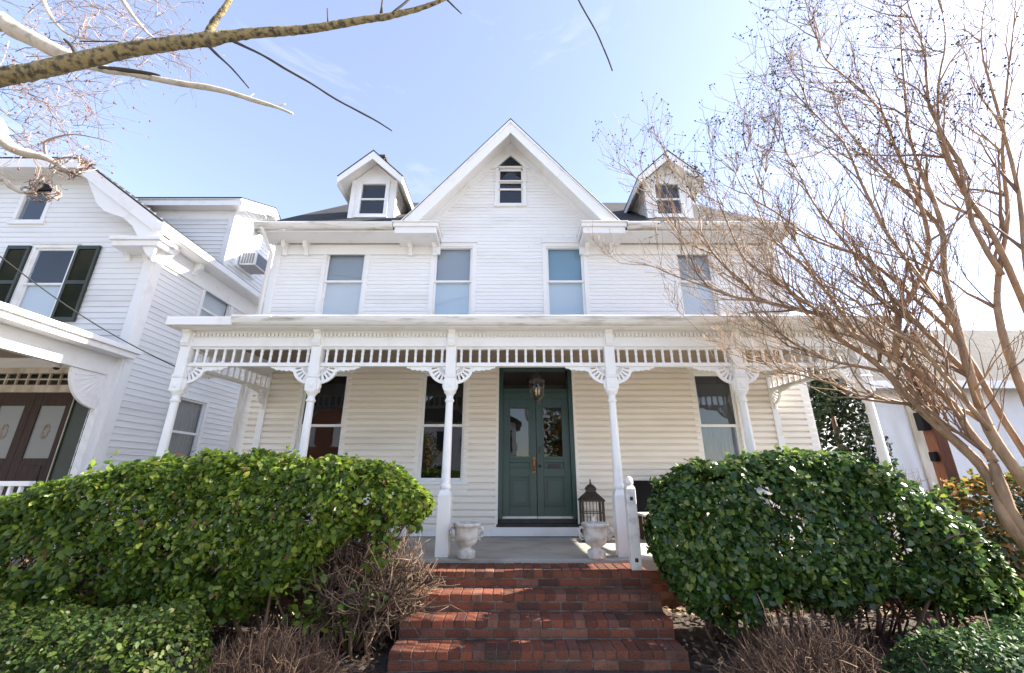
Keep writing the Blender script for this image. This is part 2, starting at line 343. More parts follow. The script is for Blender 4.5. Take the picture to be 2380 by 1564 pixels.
mb = MB(); mb.box(XL+.02, XR-.02, YW+.02, 14.9, 4.05, 4.2); mb.box(XL+.02, XR-.02, YW+.02, 14.9, .7, .82); mb.box(XL+.02, XR-.02, YW+.02, 14.9, 6.25, 6.35); mb.build('interior_floor', M['dark'], house)
mb = MB()
for x0, x1 in ((XL-.03, XL+.11), (XR-.11, XR+.03)): mb.box(x0, x1, YW-.035, YW+.12, .9, 6.42)
mb.box(XL, DX0-.09, YW-.03, YW+.01, .86, .99); mb.box(DX1+.09, XR, YW-.03, YW+.01, .86, .99)
mb.build('corner_board', M['white'], house, .004)

def window(x0, x1, z0, z1, y, up_m, lo_m, parent=None, split=.5, casing=.078, dep=.05, stool=True, glassm='glass'):
    """a double-hung window: frame (casing) part with sash, panes and shade below it"""
    c = MB(); yo = y - .026
    c.box(x0-casing, x0, yo, y+.09, z0, z1); c.box(x1, x1+casing, yo, y+.09, z0, z1)
    c.box(x0-casing, x1+casing, yo-.002, y+.09, z1, z1+casing*1.05); c.box(x0-casing-.02, x1+casing+.02, yo-.03, y+.03, z1+casing*1.05, z1+casing*1.05+.025)
    if stool: c.box(x0-casing-.03, x1+casing+.03, yo-.035, y+.09, z0-.05, z0); c.box(x0-casing, x1+casing, yo+.003, y+.02, z0-.15, z0-.05)
    fr = c.build('window', M['white'], parent, .004)
    zm = z0 + (z1-z0)*split; s = .042
    for nm, a, b, yy in (('upper_sash', zm-.02, z1, y+.01), ('lower_sash', z0, zm+.02, y+.042)):
        q = MB(); q.box(x0, x0+s, yy, yy+.03, a, b); q.box(x1-s, x1, yy, yy+.03, a, b)
        q.box(x0+s, x1-s, yy+.001, yy+.03, b-s, b); q.box(x0+s, x1-s, yy+.001, yy+.03, a, a+s*(1.4 if nm[0] == 'l' else 1)); q.build(nm, M['white'], fr, .003)
        q = MB(); q.box(x0+s, x1-s, yy+.012, yy+.016, a+s, b-s); q.build('pane', M[glassm], fr)
    for m_, a, b in ((up_m, zm, z1), (lo_m, z0, zm)):
        if m_:
            q = MB(); q.box(x0+.005, x1-.005, y+.078, y+.082, a, b); q.build('shade' if 'curtain' not in m_ else 'curtain', M[m_], fr)
    return fr
for (a, b), (hi, lo) in zip(UPW, (('shade_hi', 'shade_wh'), ('shade_hi', 'shade_lo'), ('shade_bl', 'shade_lo'), ('shade_hi', 'shade_wh'))):
    window(a, b, UZ0, UZ1, YW, hi, lo, house, .53, glassm='glass2')
for (a, b), (hi, lo) in zip(LOW, ((None, None), (None, None), ('screen', 'curtain'))): window(a, b, LZ0, LZ1, YW, hi, lo, house, .5)

# gable window with pointed head
c = MB(); k = .075
c.box(GW0-k, GW0, YW-.035, YW+.08, GZ0, GZ1); c.box(GW1, GW1+k, YW-.035, YW+.08, GZ0, GZ1)
c.box(GW0-k-.02, GW1+k+.02, YW-.06, YW+.08, GZ0-.07, GZ0)
c.box(GW0, GW1, YW-.045, YW+.08, GZ1-.012, GZ1+.022)
sl_ = (GZ2-GZ1)/(GX-GW0); hw = GX-GW0
for sgn in (-1, 1):
    p = [(GX, GZ2+.02), (GX, GZ2+.17), (GX+sgn*(hw+.16), GZ1-.05), (GX+sgn*(hw+.04), GZ1-.02)]
    c.prism(p if sgn > 0 else p[::-1], 'y', YW-.062, YW+.08)
gw = c.build('gable_window', M['white'], house, .004)
q = MB(); q.prism([(GW0, GZ1+.03), (GW1, GZ1+.03), (GX, GZ2)], 'y', YW-.034, YW-.030); q.build('pane', M['glass'], gw)
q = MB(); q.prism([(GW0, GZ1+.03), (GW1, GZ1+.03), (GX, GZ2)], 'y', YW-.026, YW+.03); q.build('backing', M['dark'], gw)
q = MB(); q.box(GW0, GW1, YW+.03, YW+.034, GZ0, GZ1-.03); q.build('pane', M['glass'], gw)
q = MB()
for za, zb in ((7.78, 7.83), (7.60, 7.64), (GZ0, GZ0+.04), (GZ1-.07, GZ1-.03)): q.box(GW0, GW1, YW-.0, YW+.028, za, zb)
q.box(GW0, GW0+.03, YW, YW+.028, GZ0, GZ1-.03); q.box(GW1-.03, GW1, YW, YW+.028, GZ0, GZ1-.03); q.box(GW0-.1, GW1+.1, YW-.045, YW-.0, 7.79, 7.82)
q.build('sash', M['white'], gw, .003)

# roof: side-gabled main slope with a valley cut for the front gable
EZ, EY, RZ, RY = 6.38, 6.98, 9.97, 11.15
sl = (RZ-EZ)/(RY-EY); xl, xr = -4.95, 5.46
dv = (8.98-EZ)/sl
def rp(x, d): return (x, EY+d, EZ+d*sl)
mb = MB()
mb.slab([rp(xl, 0), rp(GX-2.15, 0), rp(GX, dv), rp(GX, RY-EY), rp(xl, RY-EY)], .07)
mb.slab([rp(GX+2.15, 0), rp(xr, 0), rp(xr, RY-EY), rp(GX, RY-EY), rp(GX, dv)], .07)
mb.slab([(xr, 15.3, EZ), (xl, 15.3, EZ), (xl, RY, RZ), (xr, RY, RZ)], .07)
for sgn in (-1, 1):
    pts = [(GX, 6.93, 8.98), (GX, EY+dv, 8.98), (GX+sgn*2.15, EY, EZ), (GX+sgn*2.15, 6.93, EZ)]
    mb.slab(pts if sgn < 0 else pts[::-1], .018)
mb.build('roof', M['shingle'], house)
for sgn in (-1, 1):                           # rake boards, soffits and front barge boards
    bw = .30; mb = MB()
    def L(t, dz): return (GX + sgn*t, 8.98 - t*RAKE - dz)
    zc = EZ+.047; tt = lambda dz: (8.98-dz-zc)/RAKE
    p = [L(0, .05), L(tt(.05), .05), L(tt(bw+.12), bw+.12), L(0, bw+.06)]
    mb.prism(p if sgn > 0 else p[::-1], 'y', 6.955, 6.99)
    p = [L(0, .03), L(tt(.03), .03), L(tt(.10), .10), L(0, .10)]
    mb.prism(p if sgn > 0 else p[::-1], 'y', 6.93, 6.953)
    p = [L(0, .12), L(2.15, .12), L(2.15, .16), L(0, .16)]
    mb.prism(p if sgn > 0 else p[::-1], 'y', 6.992, YW+.02)
    p = [L(0, .16), L(2.05, .16), L(1.93, .34), L(0, .34)]
    mb.prism(p if sgn > 0 else p[::-1], 'y', YW-.03, YW+.01)
    mb.build('bargeboard', M['white'], house, .004); mb = MB()
    x = xl if sgn < 0 else xr
    mb.slab([(x, EY, EZ-.07), (x, RY, RZ-.07), (x, RY, RZ-.27), (x, EY, EZ-.25)] if sgn > 0 else [(x, EY, EZ-.25), (x, RY, RZ-.27), (x, RY, RZ-.07), (x, EY, EZ-.07)], .03)
    mb.build('rake_board', M['white'], house, .004)
for a, b in ((xl+.05, -1.45), (1.36, xr-.05)):
    mb = MB(); mb.box(a, b, EY+.02, YW, EZ-.13, EZ-.09)             # soffit
    mb.box(max(a, XL), min(b, XR), YW-.045, YW, 6.02, EZ-.13)          # frieze board
    mb.box(max(a, XL), min(b, XR), YW-.075, YW, 6.30, EZ-.13); 
    mb.build('cornice', M['white'], house, .005)
for a, b, e in ((-2.28, -1.42, -1), (1.33, 2.2, 1)):
    mb = MB(); mb.box(a, b, EY-.07, YW-.0, EZ-.06, EZ+.02); mb.box(a+.03, b-.03, EY-.03, YW, EZ-.19, EZ-.06); mb.box(a-.02, b+.02, EY-.1, YW, EZ+.02, EZ+.045)
    mb.build('cornice_return', M['white'], house, .008)
cb = MB(); pr = [(0, 0), (0, -.27), (-.035, -.27), (-.05, -.21), (-.09, -.16), (-.14, -.13), (-.17, -.08), (-.17, 0)]
cb.prism(pr, 'x', -.036, .036); cbm = cb.mesh('corbel', M['white'])
for x in (-4.55, -4.12, -2.03, -1.55, 1.5, 1.98, 4.62, 5.1): place('corbel', cbm, (x, YW-.046, EZ-.132), house)
def gutter(name, x0, x1, y, z, h=.12, d=.11, seams=()):
    mb = MB(); pr = [(y, z), (y-.012, z), (y-d*.95, z-.0), (y-d, z-.02), (y-d*.92, z-h*.45), (y-d*.7, z-h*.8), (y-d*.45, z-h), (y, z-h)]
    mb.prism(pr[::-1], 'x', x0, x1)
    for sx in seams: mb.prism([(a-.006 if a < y-.02 else a, b-.004) for a, b in pr[::-1]], 'x', sx-.012, sx+.012)
    return mb.build(name, M['dirty'], house)
gutter('gutter', xl+.02, -2.29, EY+.0, EZ+.02, seams=(-3.6,)); gutter('gutter', 2.21, xr-.02, EY+.0, EZ+.02, seams=(3.7,))
mb = MB(); mb.tube([(-4.78, 6.93, 6.4), (-4.78, 6.93, 6.28), (-4.82, 7.42, 6.02), (-4.82, 7.42, .95)], .038, 8); mb.build('downspout', M['white'], house)
mb = MB(); mb.box(-4.40, -4.12, 11.0, 11.4, 9.4, 11.58); mb.box(-4.43, -4.09, 10.96, 11.44, 11.58, 11.68); mb.build('chimney', M['bronze'], house, .01)

# dormers
def dormer(cx):
    yf, hw, z0, zt = 7.93, .46, 5.62, 8.02-.0
    zb = EZ + (yf-EY)*sl - .03
    ze = 7.92; apex = ze + (hw+.02)*.98
    m = MB(); wx0, wx1, wz0, wz1 = cx-.30, cx+.30, zb+.09, zb+.95
    ze = zb + 1.02; apex = ze + hw*.98
    m.prism([(cx-hw, zb), (wx0, zb), (wx0, ze), (cx-hw, ze)], 'y', yf, yf+.06); m.prism([(wx1, zb), (cx+hw, zb), (cx+hw, ze), (wx1, ze)], 'y', yf, yf+.06)
    m.prism([(wx0, zb), (wx1, zb), (wx1, wz0), (wx0, wz0)], 'y', yf, yf+.06); m.prism([(wx0, wz1), (wx1, wz1), (wx1, ze), (wx0, ze)], 'y', yf, yf+.06)
    m.prism([(cx-hw, ze), (cx+hw, ze), (cx, apex)], 'y', yf, yf+.06)
    yb = EY + (ze-EZ)/sl + .3
    lap_wall(m, (cx-hw, yb, zb), (0, -1, 0), (-1, 0, 0), yb-yf, zb-.1, ze, exp=.10); lap_wall(m, (cx+hw, yf, zb), (0, 1, 0), (1, 0, 0), yb-yf, zb-.1, ze, exp=.10)
    for s_ in (-1, 1): m.box(cx+s_*hw-.05, cx+s_*hw+.05, yf-.02, yf+.09, zb-.02, ze)
    d = m.build('dormer', M['siding'], house)
    q = MB(); q.cur = 0; ov, fo = .27, .33
    for s_ in (-1, 1):
        top = apex + .13; e = (cx+s_*(hw+ov), top-(hw+ov)*.98)
        yk = EY + (top-EZ)/sl + .2; yk2 = EY + (e[1]-EZ)/sl + .2
        pts = [(cx, yf-fo, top), (cx, yk, top), (e[0], yk2, e[1]), (e[0], yf-fo, e[1])]
        q.cur = 0; q.slab(pts if s_ < 0 else pts[::-1], .02)
        q.cur = 1
        def Q(t, dz): return (cx+s_*t, top - t*.98 - dz)
        p = [Q(0, .021), Q(hw+ov-.005, .021), Q(hw+ov-.02, .2), Q(0, .24)]
        q.prism(p if s_ > 0 else p[::-1], 'y', yf-fo+.01, yf-fo+.04)
        p = [Q(0, .07), Q(hw+ov-.01, .07), Q(hw+ov-.01, .10), Q(0, .10)]
        q.prism(p if s_ > 0 else p[::-1], 'y', yf-fo+.042, yk2)
        p = [Q(hw+ov-.03, .05), Q(hw+ov, .05), Q(hw+ov, .2), Q(hw+ov-.03, .2)]
        q.prism(p if s_ > 0 else p[::-1], 'y', yf-fo+.042, yk2)
    q.build('dormer_roof', [M['shingle'], M['white']], d)
    q = MB(); k = .05
    q.box(wx0-k, wx0+.035, yf-.03, yf+.04, wz0-k, wz1+k); q.box(wx1-.035, wx1+k, yf-.03, yf+.04, wz0-k, wz1+k)
    q.box(wx0+.035, wx1-.035, yf-.029, yf+.04, wz1-.035, wz1+k); q.box(wx0+.035, wx1-.035, yf-.029, yf+.04, wz0-k, wz0+.035)
    zm = (wz0+wz1)/2; q.box(wx0+.035, wx1-.035, yf-.01, yf+.035, zm-.02, zm+.02); q.box(wx0-k-.02, wx1+k+.02, yf-.055, yf-.005, wz0-k-.03, wz0-k)
    q.build('window_frame', M['white'], d, .003)
    q = MB(); q.box(wx0+.03, wx1-.03, yf+.02, yf+.024, wz0+.03, wz1-.03); q.build('pane', M['glass'], d)
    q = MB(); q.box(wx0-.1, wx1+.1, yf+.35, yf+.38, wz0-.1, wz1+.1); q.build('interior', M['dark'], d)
dormer(-3.12); dormer(3.50)

# front door
DM = (DX0+DX1)/2
c = MB()
c.box(DX0, DX0+.075, YW-.02, YW+.2, DZ0+.12, DZ1); c.box(DX1-.075, DX1, YW-.02, YW+.2, DZ0+.12, DZ1); c.box(DX0+.075, DX1-.075, YW-.018, YW+.2, DZ1-.08, DZ1)
c.box(DX0+.075, DX1-.075, YW+.03, YW+.2, 3.13, 3.22)
c.box(DX0+.075, DX1-.075, YW+.05, YW+.1, 3.22, 3.30)
df = c.build('door_frame', M['green'], house, .005)
q = MB(); q.box(DX0+.075, DX1-.075, YW+.09, YW+.094, 3.30, DZ1-.08); q.build('transom_pane', M['glass'], df)
c = MB(); c.box(DX0-.02, DX1+.02, YW-.05, YW+.2, DZ0, DZ0+.045); c.box(DX0+.02, DX1-.02, YW+.02, YW+.2, DZ0+.045, DZ0+.12); c.build('threshold', M['black'], df, .004)
c = MB(); c.box(DX0-.09, DX1+.09, YW-.045, YW+.2, FZ+.012, DZ0); c.build('door_step', M['white'], house, .006)
c = MB(); c.box(DX0-.05, DX0, YW-.03, YW+.05, DZ0, DZ1+.05); c.box(DX1, DX1+.05, YW-.03, YW+.05, DZ0, DZ1+.05); c.box(DX0, DX1, YW-.028, YW+.05, DZ1, DZ1+.05); c.build('door_casing', M['white'], house, .004)
dz0, dz1 = DZ0+.12, 3.13
for i, (a, b) in enumerate(((DX0+.075, DM-.004), (DM+.004, DX1-.075))):
    y0, y1 = YW+.055, YW+.10; c = MB(); s = .115
    gz0, gz1 = dz0+.98, dz1-.16
    c.box(a, a+s, y0, y1, dz0, dz1); c.box(b-s, b, y0, y1, dz0, dz1)
    for za, zb in ((dz0, dz0+.18), (dz0+.66, dz0+.80), (gz0-.09, gz0), (gz1, dz1)): c.box(a+s, b-s, y0+.001, y1, za, zb)
    c.box(a+s, b-s, y0+.022, y1, dz0+.18, dz0+.66); c.box(a+s, b-s, y0+.022, y1, dz0+.80, gz0-.09)
    for za, zb in ((dz0+.18, dz0+.66),):            # raised panel mouldings
        c.box(a+s, a+s+.02, y0-.008, y0+.02, za, zb); c.box(b-s-.02, b-s, y0-.008, y0+.02, za, zb); c.box(a+s+.02, b-s-.02, y0-.007, y0+.02, zb-.02, zb); c.box(a+s+.02, b-s-.02, y0-.007, y0+.02, za, za+.02)
        c.box(a+s+.06, b-s-.06, y0+.008, y0+.03, za+.06, zb-.06)
    for za, zb in ((gz0, gz1),):
        c.box(a+s-.012, a+s+.014, y0-.012, y0+.02, za, zb); c.box(b-s-.014, b-s+.012, y0-.012, y0+.02, za, zb); c.box(a+s+.014, b-s-.014, y0-.011, y0+.02, zb-.014, zb+.012); c.box(a+s-.012, b-s+.012, y0-.02, y0+.02, za-.03, za+.01)
    door = c.build('door', M['green'], house, .004)
    q = MB(); q.box(a+s, b-s, y0+.018, y0+.023, gz0, gz1); q.build('pane', M['glass'], door)
    q = MB(); q.box(a, b, y0-.012, y0-.001, dz0, dz0+.035); q.build('door_sweep', M['old_white'], door)
    if i == 0:
        q = MB(); hx = b-.045; q.lathe([(.018, 0), (.022, .03), (.02, .06), (.012, .075), (.018, .10), (.026, .125), (.018, .15), (.006, .165)], (hx, y0-.02, dz0+.78), 10); q.box(hx-.022, hx+.022, y0-.012, y0, dz0+.72, dz0+.98)
        q.tube([(hx, y0-.05, dz0+.76), (hx, y0-.06, dz0+.79), (hx, y0-.05, dz0+.82)], .016, 8); q.build('handle', M['copper'], door)
    else:
        q = MB(); q.lathe([(.005, -.022), (.024, -.016), (.028, 0), (.024, .016), (.005, .022)], (a+.05, y0-.05, dz0+.83), 10); q.box(a+.035, a+.065, y0-.06, y0, dz0+.82, dz0+.84); q.build('handle', M['black'], door)
        q = MB(); q.box(a+.03, a+.07, y0-.02, y0, dz0+1.04, dz0+1.16); q.build('keypad_lock', M['black'], door)
        q = MB(); q.box(a+.2, a+.4, y0-.014, y0, dz0+.80, dz0+.865); q.box(a+.19, a+.41, y0-.010, y0-.002, dz0+.79, dz0+.80); q.build('mail_slot', M['black'], door)

# porch: floor, foundation, roof, friezes, posts
mb = MB(); mb.box(-4.85, 5.05, 5.50, YW-.0, FZ-.12, FZ); mb.build('porch_floor', M['concrete'], house, .01)
def brick_wall(mb, x0, x1, y, z0, z1, depth=.09, L=.2, h=.062, j=.011):
    z = z0; r = 0
    while z + h <= z1 + .02:
        x = x0 - (L/2 if r % 2 else 0)
        while x < x1:
            a, b = max(x, x0), min(x+L, x1)
            if b-a > .02: d = rnd.uniform(-.003, .003); mb.box(a, b, y+d, y+depth, z, min(z+h, z1))
            x += L+j
        z += h+j; r += 1
mb = MB(); brick_wall(mb, -4.8, 5.0, 5.54, .22, FZ-.125); mb.cur = 1; mb.box(-4.795, 4.995, 5.549, 5.7, .2, FZ-.121)
mb.build('foundation', [M['brick'], M['mortar']], house, .003)
px0, px1 = -4.75, 5.23; pz = 3.88
mb = MB(); mb.slab([(px0, 5.42, pz), (px1, 5.42, pz), (px1, YW, pz+.52), (px0, YW, pz+.52)], .05); mb.build('porch_roof', M['roofmetal'], house)
mb = MB(); mb.box(px0+.05, px1-.05, 5.47, YW, 3.765, 3.79); mb.build('porch_ceiling', M['ceiling'], house)
mb = MB()
mb.box(px0, -3.84, 5.385, 5.43, 3.745, 3.865); mb.box(px0-.0, px0+.035, 5.43, YW, 3.745, 3.865); mb.box(px1-.035, px1, 5.43, YW, 3.745, 3.865); mb.box(-3.84, px1-.035, 5.43, 5.465, 3.75, 3.85)
mb.box(px0+.035, px1-.035, 5.465, 5.63, 3.742, 3.764)
mb.build('porch_fascia', M['white'], house, .005)
gutter('porch_gutter', -3.83, px1, 5.43, 3.872, .125, .10, seams=(-3.3, -.87, 2.32))
# frieze with dentils along the front and both sides
mb = MB()
mb.box(-4.6, 4.87, YP-.045, YP+.045, 3.53, 3.765); mb.box(-4.6, 4.87, YP-.06, YP+.05, 3.648, 3.662); mb.box(-4.6, 4.87, YP-.056, YP+.05, 3.515, 3.535); mb.box(-4.6, 4.87, YP-.075, YP-.045, 3.752, 3.7645)
for x, xw in ((-4.6, -4.42), (4.87, 4.66)):
    a, b = Vector((x, YP+.07, 3.647)), Vector((xw, YW-.03, 3.647)); d = (b-a); mb.obox((a+b)/2, d/2, (.04, 0, 0), (0, 0, .117))
x = -4.52
while x < 4.82:
    mb.box(x, x+.030, YP-.082, YP-.044, 3.664, 3.708); x += .0555
PXS = [-4.60, -2.75, -.853, 1.368, 3.15, 4.87]
for a, b in zip(PXS[:-1], PXS[1:]):
    n = max(4, round((b-a)/.42))
    for k in range(1, n): mb.prism([(a+(b-a)*k/n-.012, 3.575), (a+(b-a)*k/n+.012, 3.585), (a+(b-a)*k/n+.014, 3.61), (a+(b-a)*k/n-.006, 3.605)], 'y', YP-.049, YP-.04)
mb.build('porch_frieze', M['white'], house)
sp = MB(); sp.lathe([(.022, 0), (.022, .02), (.015, .028), (.02, .06), (.016, .10), (.022, .135), (.015, .165), (.022, .175), (.022, .197)], (0, 0, 0), 8); spm = sp.mesh('spindle', M['white'])
def spindle_frieze(a, b):
    a, b = Vector(a), Vector(b); d = b-a; Ln = d.length; u = d.normalized(); nrm = Vector((-u.y, u.x, 0)); m = MB()
    m.obox((a+b)/2+Vector((0, 0, 3.50)), d/2, nrm*.03, (0, 0, .0145)); m.obox((a+b)/2+Vector((0, 0, 3.262)), d/2, nrm*.032, (0, 0, .026)); m.obox((a+b)/2+Vector((0, 0, 3.240)), d/2, nrm*.040, (0, 0, .006))
    fr = m.build('spindle_frieze', M['white'], house, .004); n = round(Ln/.1275)
    for k in range(n): place('spindle', spm, a + d*((k+.5)/n) + Vector((0, 0, 3.2885)), fr)
for a, b in zip(PXS[:-1], PXS[1:]): spindle_frieze((a+.072, YP, 0), (b-.072, YP, 0))
spindle_frieze((-4.6, YP+.09, 0), (-4.42, YW-.05, 0)); spindle_frieze((4.87, YP+.09, 0), (4.66, YW-.05, 0))
# fan bracket (quarter sunburst with pierced rays), reaching towards +x from a post face
fan = MB(); th = .016
def cell(r0, r1, a0, a1):
    st = max(1, round((a1-a0)/.14)); ii = []
    for q in range(st):
        t0, t1 = a0+(a1-a0)*q/st, a0+(a1-a0)*(q+1)/st
        pts = [(r0*math.cos(t0), -r0*math.sin(t0)), (r1*math.cos(t0), -r1*math.sin(t0)), (r1*math.cos(t1), -r1*math.sin(t1)), (r0*math.cos(t1), -r0*math.sin(t1))]
        fan.prism(pts, 'y', -th, th)
hp = math.pi/2
cell(.0005, .05, 0, hp); cell(.108, .125, 0, hp); cell(.205, .245, 0, hp)
for r0, r1, n, fr_ in ((.05, .108, 6, .42), (.125, .205, 5, .44)):
    for k in range(n): 
        c0 = hp*(k+.5)/n; hw_ = hp/n*fr_*.5*1.15; e0, e1 = hp*k/n, hp*(k+1)/n
        cell(r0, r1, e0, c0-hw_*.9); cell(r0, r1, c0+hw_*.9, e1)
fan.prism([(.235, 0), (.56, 0), (.545, -.022), (.50, -.03), (.47, -.052), (.42, -.045), (.40, -.062), (.36, -.05), (.33, -.068), (.29, -.055), (.235, -.075)], 'y', -th, th)
fan.prism([(.0, -.245), (.0, -.32), (.012, -.32), (.03, -.29), (.035, -.243)], 'y', -th, th)
fanm = fan.mesh('fan_bracket', M['white'])
# post
pm = MB(); h4 = lambda z0, z1, a, b=None: pm.lathe([(a*1.414, z0), ((b or a)*1.414, z1)], (0, 0, 0), 4, True, True)
h4(0, .70, .080); h4(.70, .77, .080, .052)
pm.lathe([(.060, .765), (.072, .79), (.074, .81), (.066, .83), (.054, .85), (.062, .88), (.058, .92), (.055, 1.2), (.052, 1.5), (.048, 1.86), (.046, 1.88), (.062, 1.895), (.064, 1.915), (.050, 1.93), (.046, 1.96), (.054, 1.985), (.075, 2.01), (.083, 2.03)], (0, 0, 0), 20)
h4(2.03, 2.21, .076); h4(2.21, 2.235, .076, .086); h4(2.235, 2.262, .086, .070); h4(2.262, 2.92, .070)
for s_ in (-1, 1):
    for ax in (0, 1):
        c_ = [0, 0, 0]; c_[ax] = s_*.078; a = (.0, .0)
        for r_, d_ in ((.045, .006), (.02, .014)):
            if ax == 1: pm.lathe([(r_, -.001), (r_, .001)], (0, 0, 0), 3) if False else pm.obox((0, s_*.078, 2.11), (r_*.8, 0, 0), (0, d_, 0), (0, 0, r_*.8))
            else: pm.obox((s_*.078, 0, 2.11), (d_, 0, 0), (0, r_*.8, 0), (0, 0, r_*.8))
        pts = [(s_*.07, 2.06), (s_*.115, 2.16), (s_*.10, 2.2), (s_*.07, 2.24)]
    pm.prism([(s_*.074, 2.035), (s_*.092, 2.06), (s_*.108, 2.11), (s_*.098, 2.16), (s_*.112, 2.19), (s_*.074, 2.21)][::s_], 'y', -.03, .03)
pm.prism([(-.07, 2.66), (-.10, 2.67), (-.125, 2.71), (-.12, 2.75), (-.10, 2.79), (-.115, 2.84), (-.14, 2.87), (-.14, 2.92), (-.07, 2.92)], 'x', -.052, .052)
postm = pm.mesh('porch_post', M['white'])
for i, x in enumerate(PXS):
    p = place('porch_post', postm, (x, YP, FZ), house)
    b = p.modifiers.new('bevel', 'BEVEL'); b.width = .005; b.segments = 2; b.limit_method = 'ANGLE'; b.angle_limit = R(50)
    if i < 5: place('fan_bracket', fanm, (x+.069, YP, 3.234), p)
    if i > 0: place('fan_bracket', fanm, (x-.069, YP, 3.234), p, math.pi)
    if i in (0, 5): place('fan_bracket', fanm, (x, YP+.07, 3.234), p, math.pi/2)
for x, rz in ((-4.42, -math.pi/2), (4.66, -math.pi/2)):
    m = MB(); m.box(x-.055, x+.055, YW-.06, YW-.01, .86, 3.76); pl = m.build('pilaster', M['white'], house, .006); place('fan_bracket', fanm, (x, YW-.06, 3.234), pl, rz)

# ------------------------------------------------------------------ brick steps
steps = thing('brick_steps', (.2, 4.6, .1), 'red brick steps with worn treads climbing to the porch in front of the green doors', 'steps')
SX0, SX1 = -1.02, 1.47
mb = MB(); core = MB(); top = FZ-.035; rise = .152
tr = [5.02, 4.76, 4.50, 4.23, 3.95]
for i, yf in enumerate(tr):
    zt = top - i*rise; yb = 5.50 if i == 0 else tr[i-1]+.06; x = SX0; e = .004
    xa, xb = SX0 - .01*i, SX1 + .01*i; n = round((xb-xa)/.103); wd = (xb-xa)/n
    for k in range(n):
        yy = yf + rnd.uniform(-.006, .006); zz = zt + rnd.uniform(-.003, .003); y = yy
        while y < yb-.03:
            y2 = min(y+.205, yb); mb.box(xa+k*wd+.004, xa+(k+1)*wd-.005, y, y2-.009, zz-.062, zz); y = y2
    brick_wall(mb, xa, xb, yf+.006, zt-.062-.011-.066, zt-.074, .09, .206, .064)
    core.box(xa+.006, xb-.006, yf+.014, yb, zt-rise-.4, zt-.008)
    for s_ in (0, 1):                       # side faces
        xx = xa+.002 if s_ == 0 else xb-.092; y = yf+.10
        for zz, o_ in ((zt-.139, .0), (zt-.062, .1)):
            y = yf + .1 + o_
            while y < (5.5 if i == 0 else tr[i-1]) + .02: mb.box(xx, xx+.09, y, y+.19, zz, zz+.06); y += .203
mb.build('bricks', M['brick'], steps, .005); core.build('mortar', M['mortar'], steps)

# ------------------------------------------------------------------ things on the porch
nb = P(1478, 1316, 5.10)
np_ = thing('newel_post', (nb.x, 5.10, FZ-.033), 'weathered white wooden newel post with rounded finial beside the steps', 'post')
mb = MB(); X, Y, Z = nb.x, 5.10, FZ-.033
mb.lathe([(.055*1.414, 0), (.055*1.414, .82), (.04*1.414, .86)], (X, Y, Z), 4, True, True); mb.build('shaft', M['old_white'], np_, .008)
mb = MB(); mb.lathe([(.028, .858), (.045, .875), (.048, .90), (.04, .935), (.02, .955), (.004, .96)], (X, Y, Z), 14); mb.build('finial', M['old_white'], np_)
for zz in (.72, .10):
    mb = MB(); mb.obox((X, Y-.056, Z+zz), (.018, 0, 0), (0, .005, 0), (0, 0, .020)); mb.build('bolt_plate', M['black'], np_, .006)
def urn(u, rz, label):
    b = P(u, 1292, 5.58); t = thing('garden_urn', (b.x, 5.58, FZ), label, 'urn', 'stone urns flanking the door')
    m = MB(); m.lathe([(.112, 0), (.118, .02), (.118, .085), (.105, .10), (.075, .11), (.068, .125), (.085, .145), (.12, .165), (.145, .21), (.155, .28), (.156, .36), (.16, .375), (.178, .385), (.182, .415), (.172, .425), (.15, .415), (.14, .32), (.02, .30)], (b.x, 5.58, FZ), 28); m.build('bowl', M['stone'], t)
    for s_ in (-1, 1):
        q = MB(); dx, dy = math.cos(rz)*s_, math.sin(rz)*s_
        q.tube([(b.x+dx*r_, 5.58+dy*r_, FZ+z_) for r_, z_ in ((.15, .36), (.195, .365), (.215, .33), (.205, .29), (.175, .255), (.145, .25))], [.016, .02, .022, .022, .018, .014], 8)
        q.tube([(b.x+dx*r_, 5.58+dy*r_, FZ+z_) for r_, z_ in ((.175, .29), (.205, .25), (.19, .215), (.15, .225))], [.012, .016, .014, .01], 6); q.build('handle', M['stone'], t)
    t.scale = (.92,)*3; return t
urn(1083, .15, 'white stone urn standing beside the porch post left of the green doors')
urn(1387, -.2, 'white stone urn in front of the tall black lantern')
# tall floor lantern
X, Y, Z = 1.235, 7.02, FZ
ln = thing('floor_lantern', (X, Y, Z), 'tall black metal floor lantern with pagoda top beside the green door', 'lantern')
m = MB(); hw = .165
m.box(X-hw-.02, X+hw+.02, Y-hw-.02, Y+hw+.02, Z, Z+.05)
for sx in (-1, 1):
    for sy in (-1, 1): m.box(X+sx*hw-.014, X+sx*hw+.014, Y+sy*hw-.014, Y+sy*hw+.014, Z+.05, Z+.62)
    for k in (-.055, .055): m.box(X+k-.005, X+k+.005, Y+sx*hw-.006, Y+sx*hw+.006, Z+.05, Z+.62); m.box(X+sx*hw-.006, X+sx*hw+.006, Y+k-.005, Y+k+.005, Z+.05, Z+.62)
    for zz in (.23, .42): m.box(X-hw, X+hw, Y+sx*hw-.005, Y+sx*hw+.005, Z+zz, Z+zz+.014); m.box(X+sx*hw-.005, X+sx*hw+.005, Y-hw, Y+hw, Z+zz, Z+zz+.014)
m.build('cage', M['bronze'], ln)
m = MB(); m.lathe([(.27, .60), (.275, .625), (.20, .68), (.115, .74), (.105, .75), (.105, .78), (.125, .79), (.10, .825), (.05, .86), (.02, .87), (.025, .885), (.012, .90), (.014, .93), (.003, .955)], (X, Y, Z), 4, True, True); m.build('hood', M['bronze'], ln, .004)
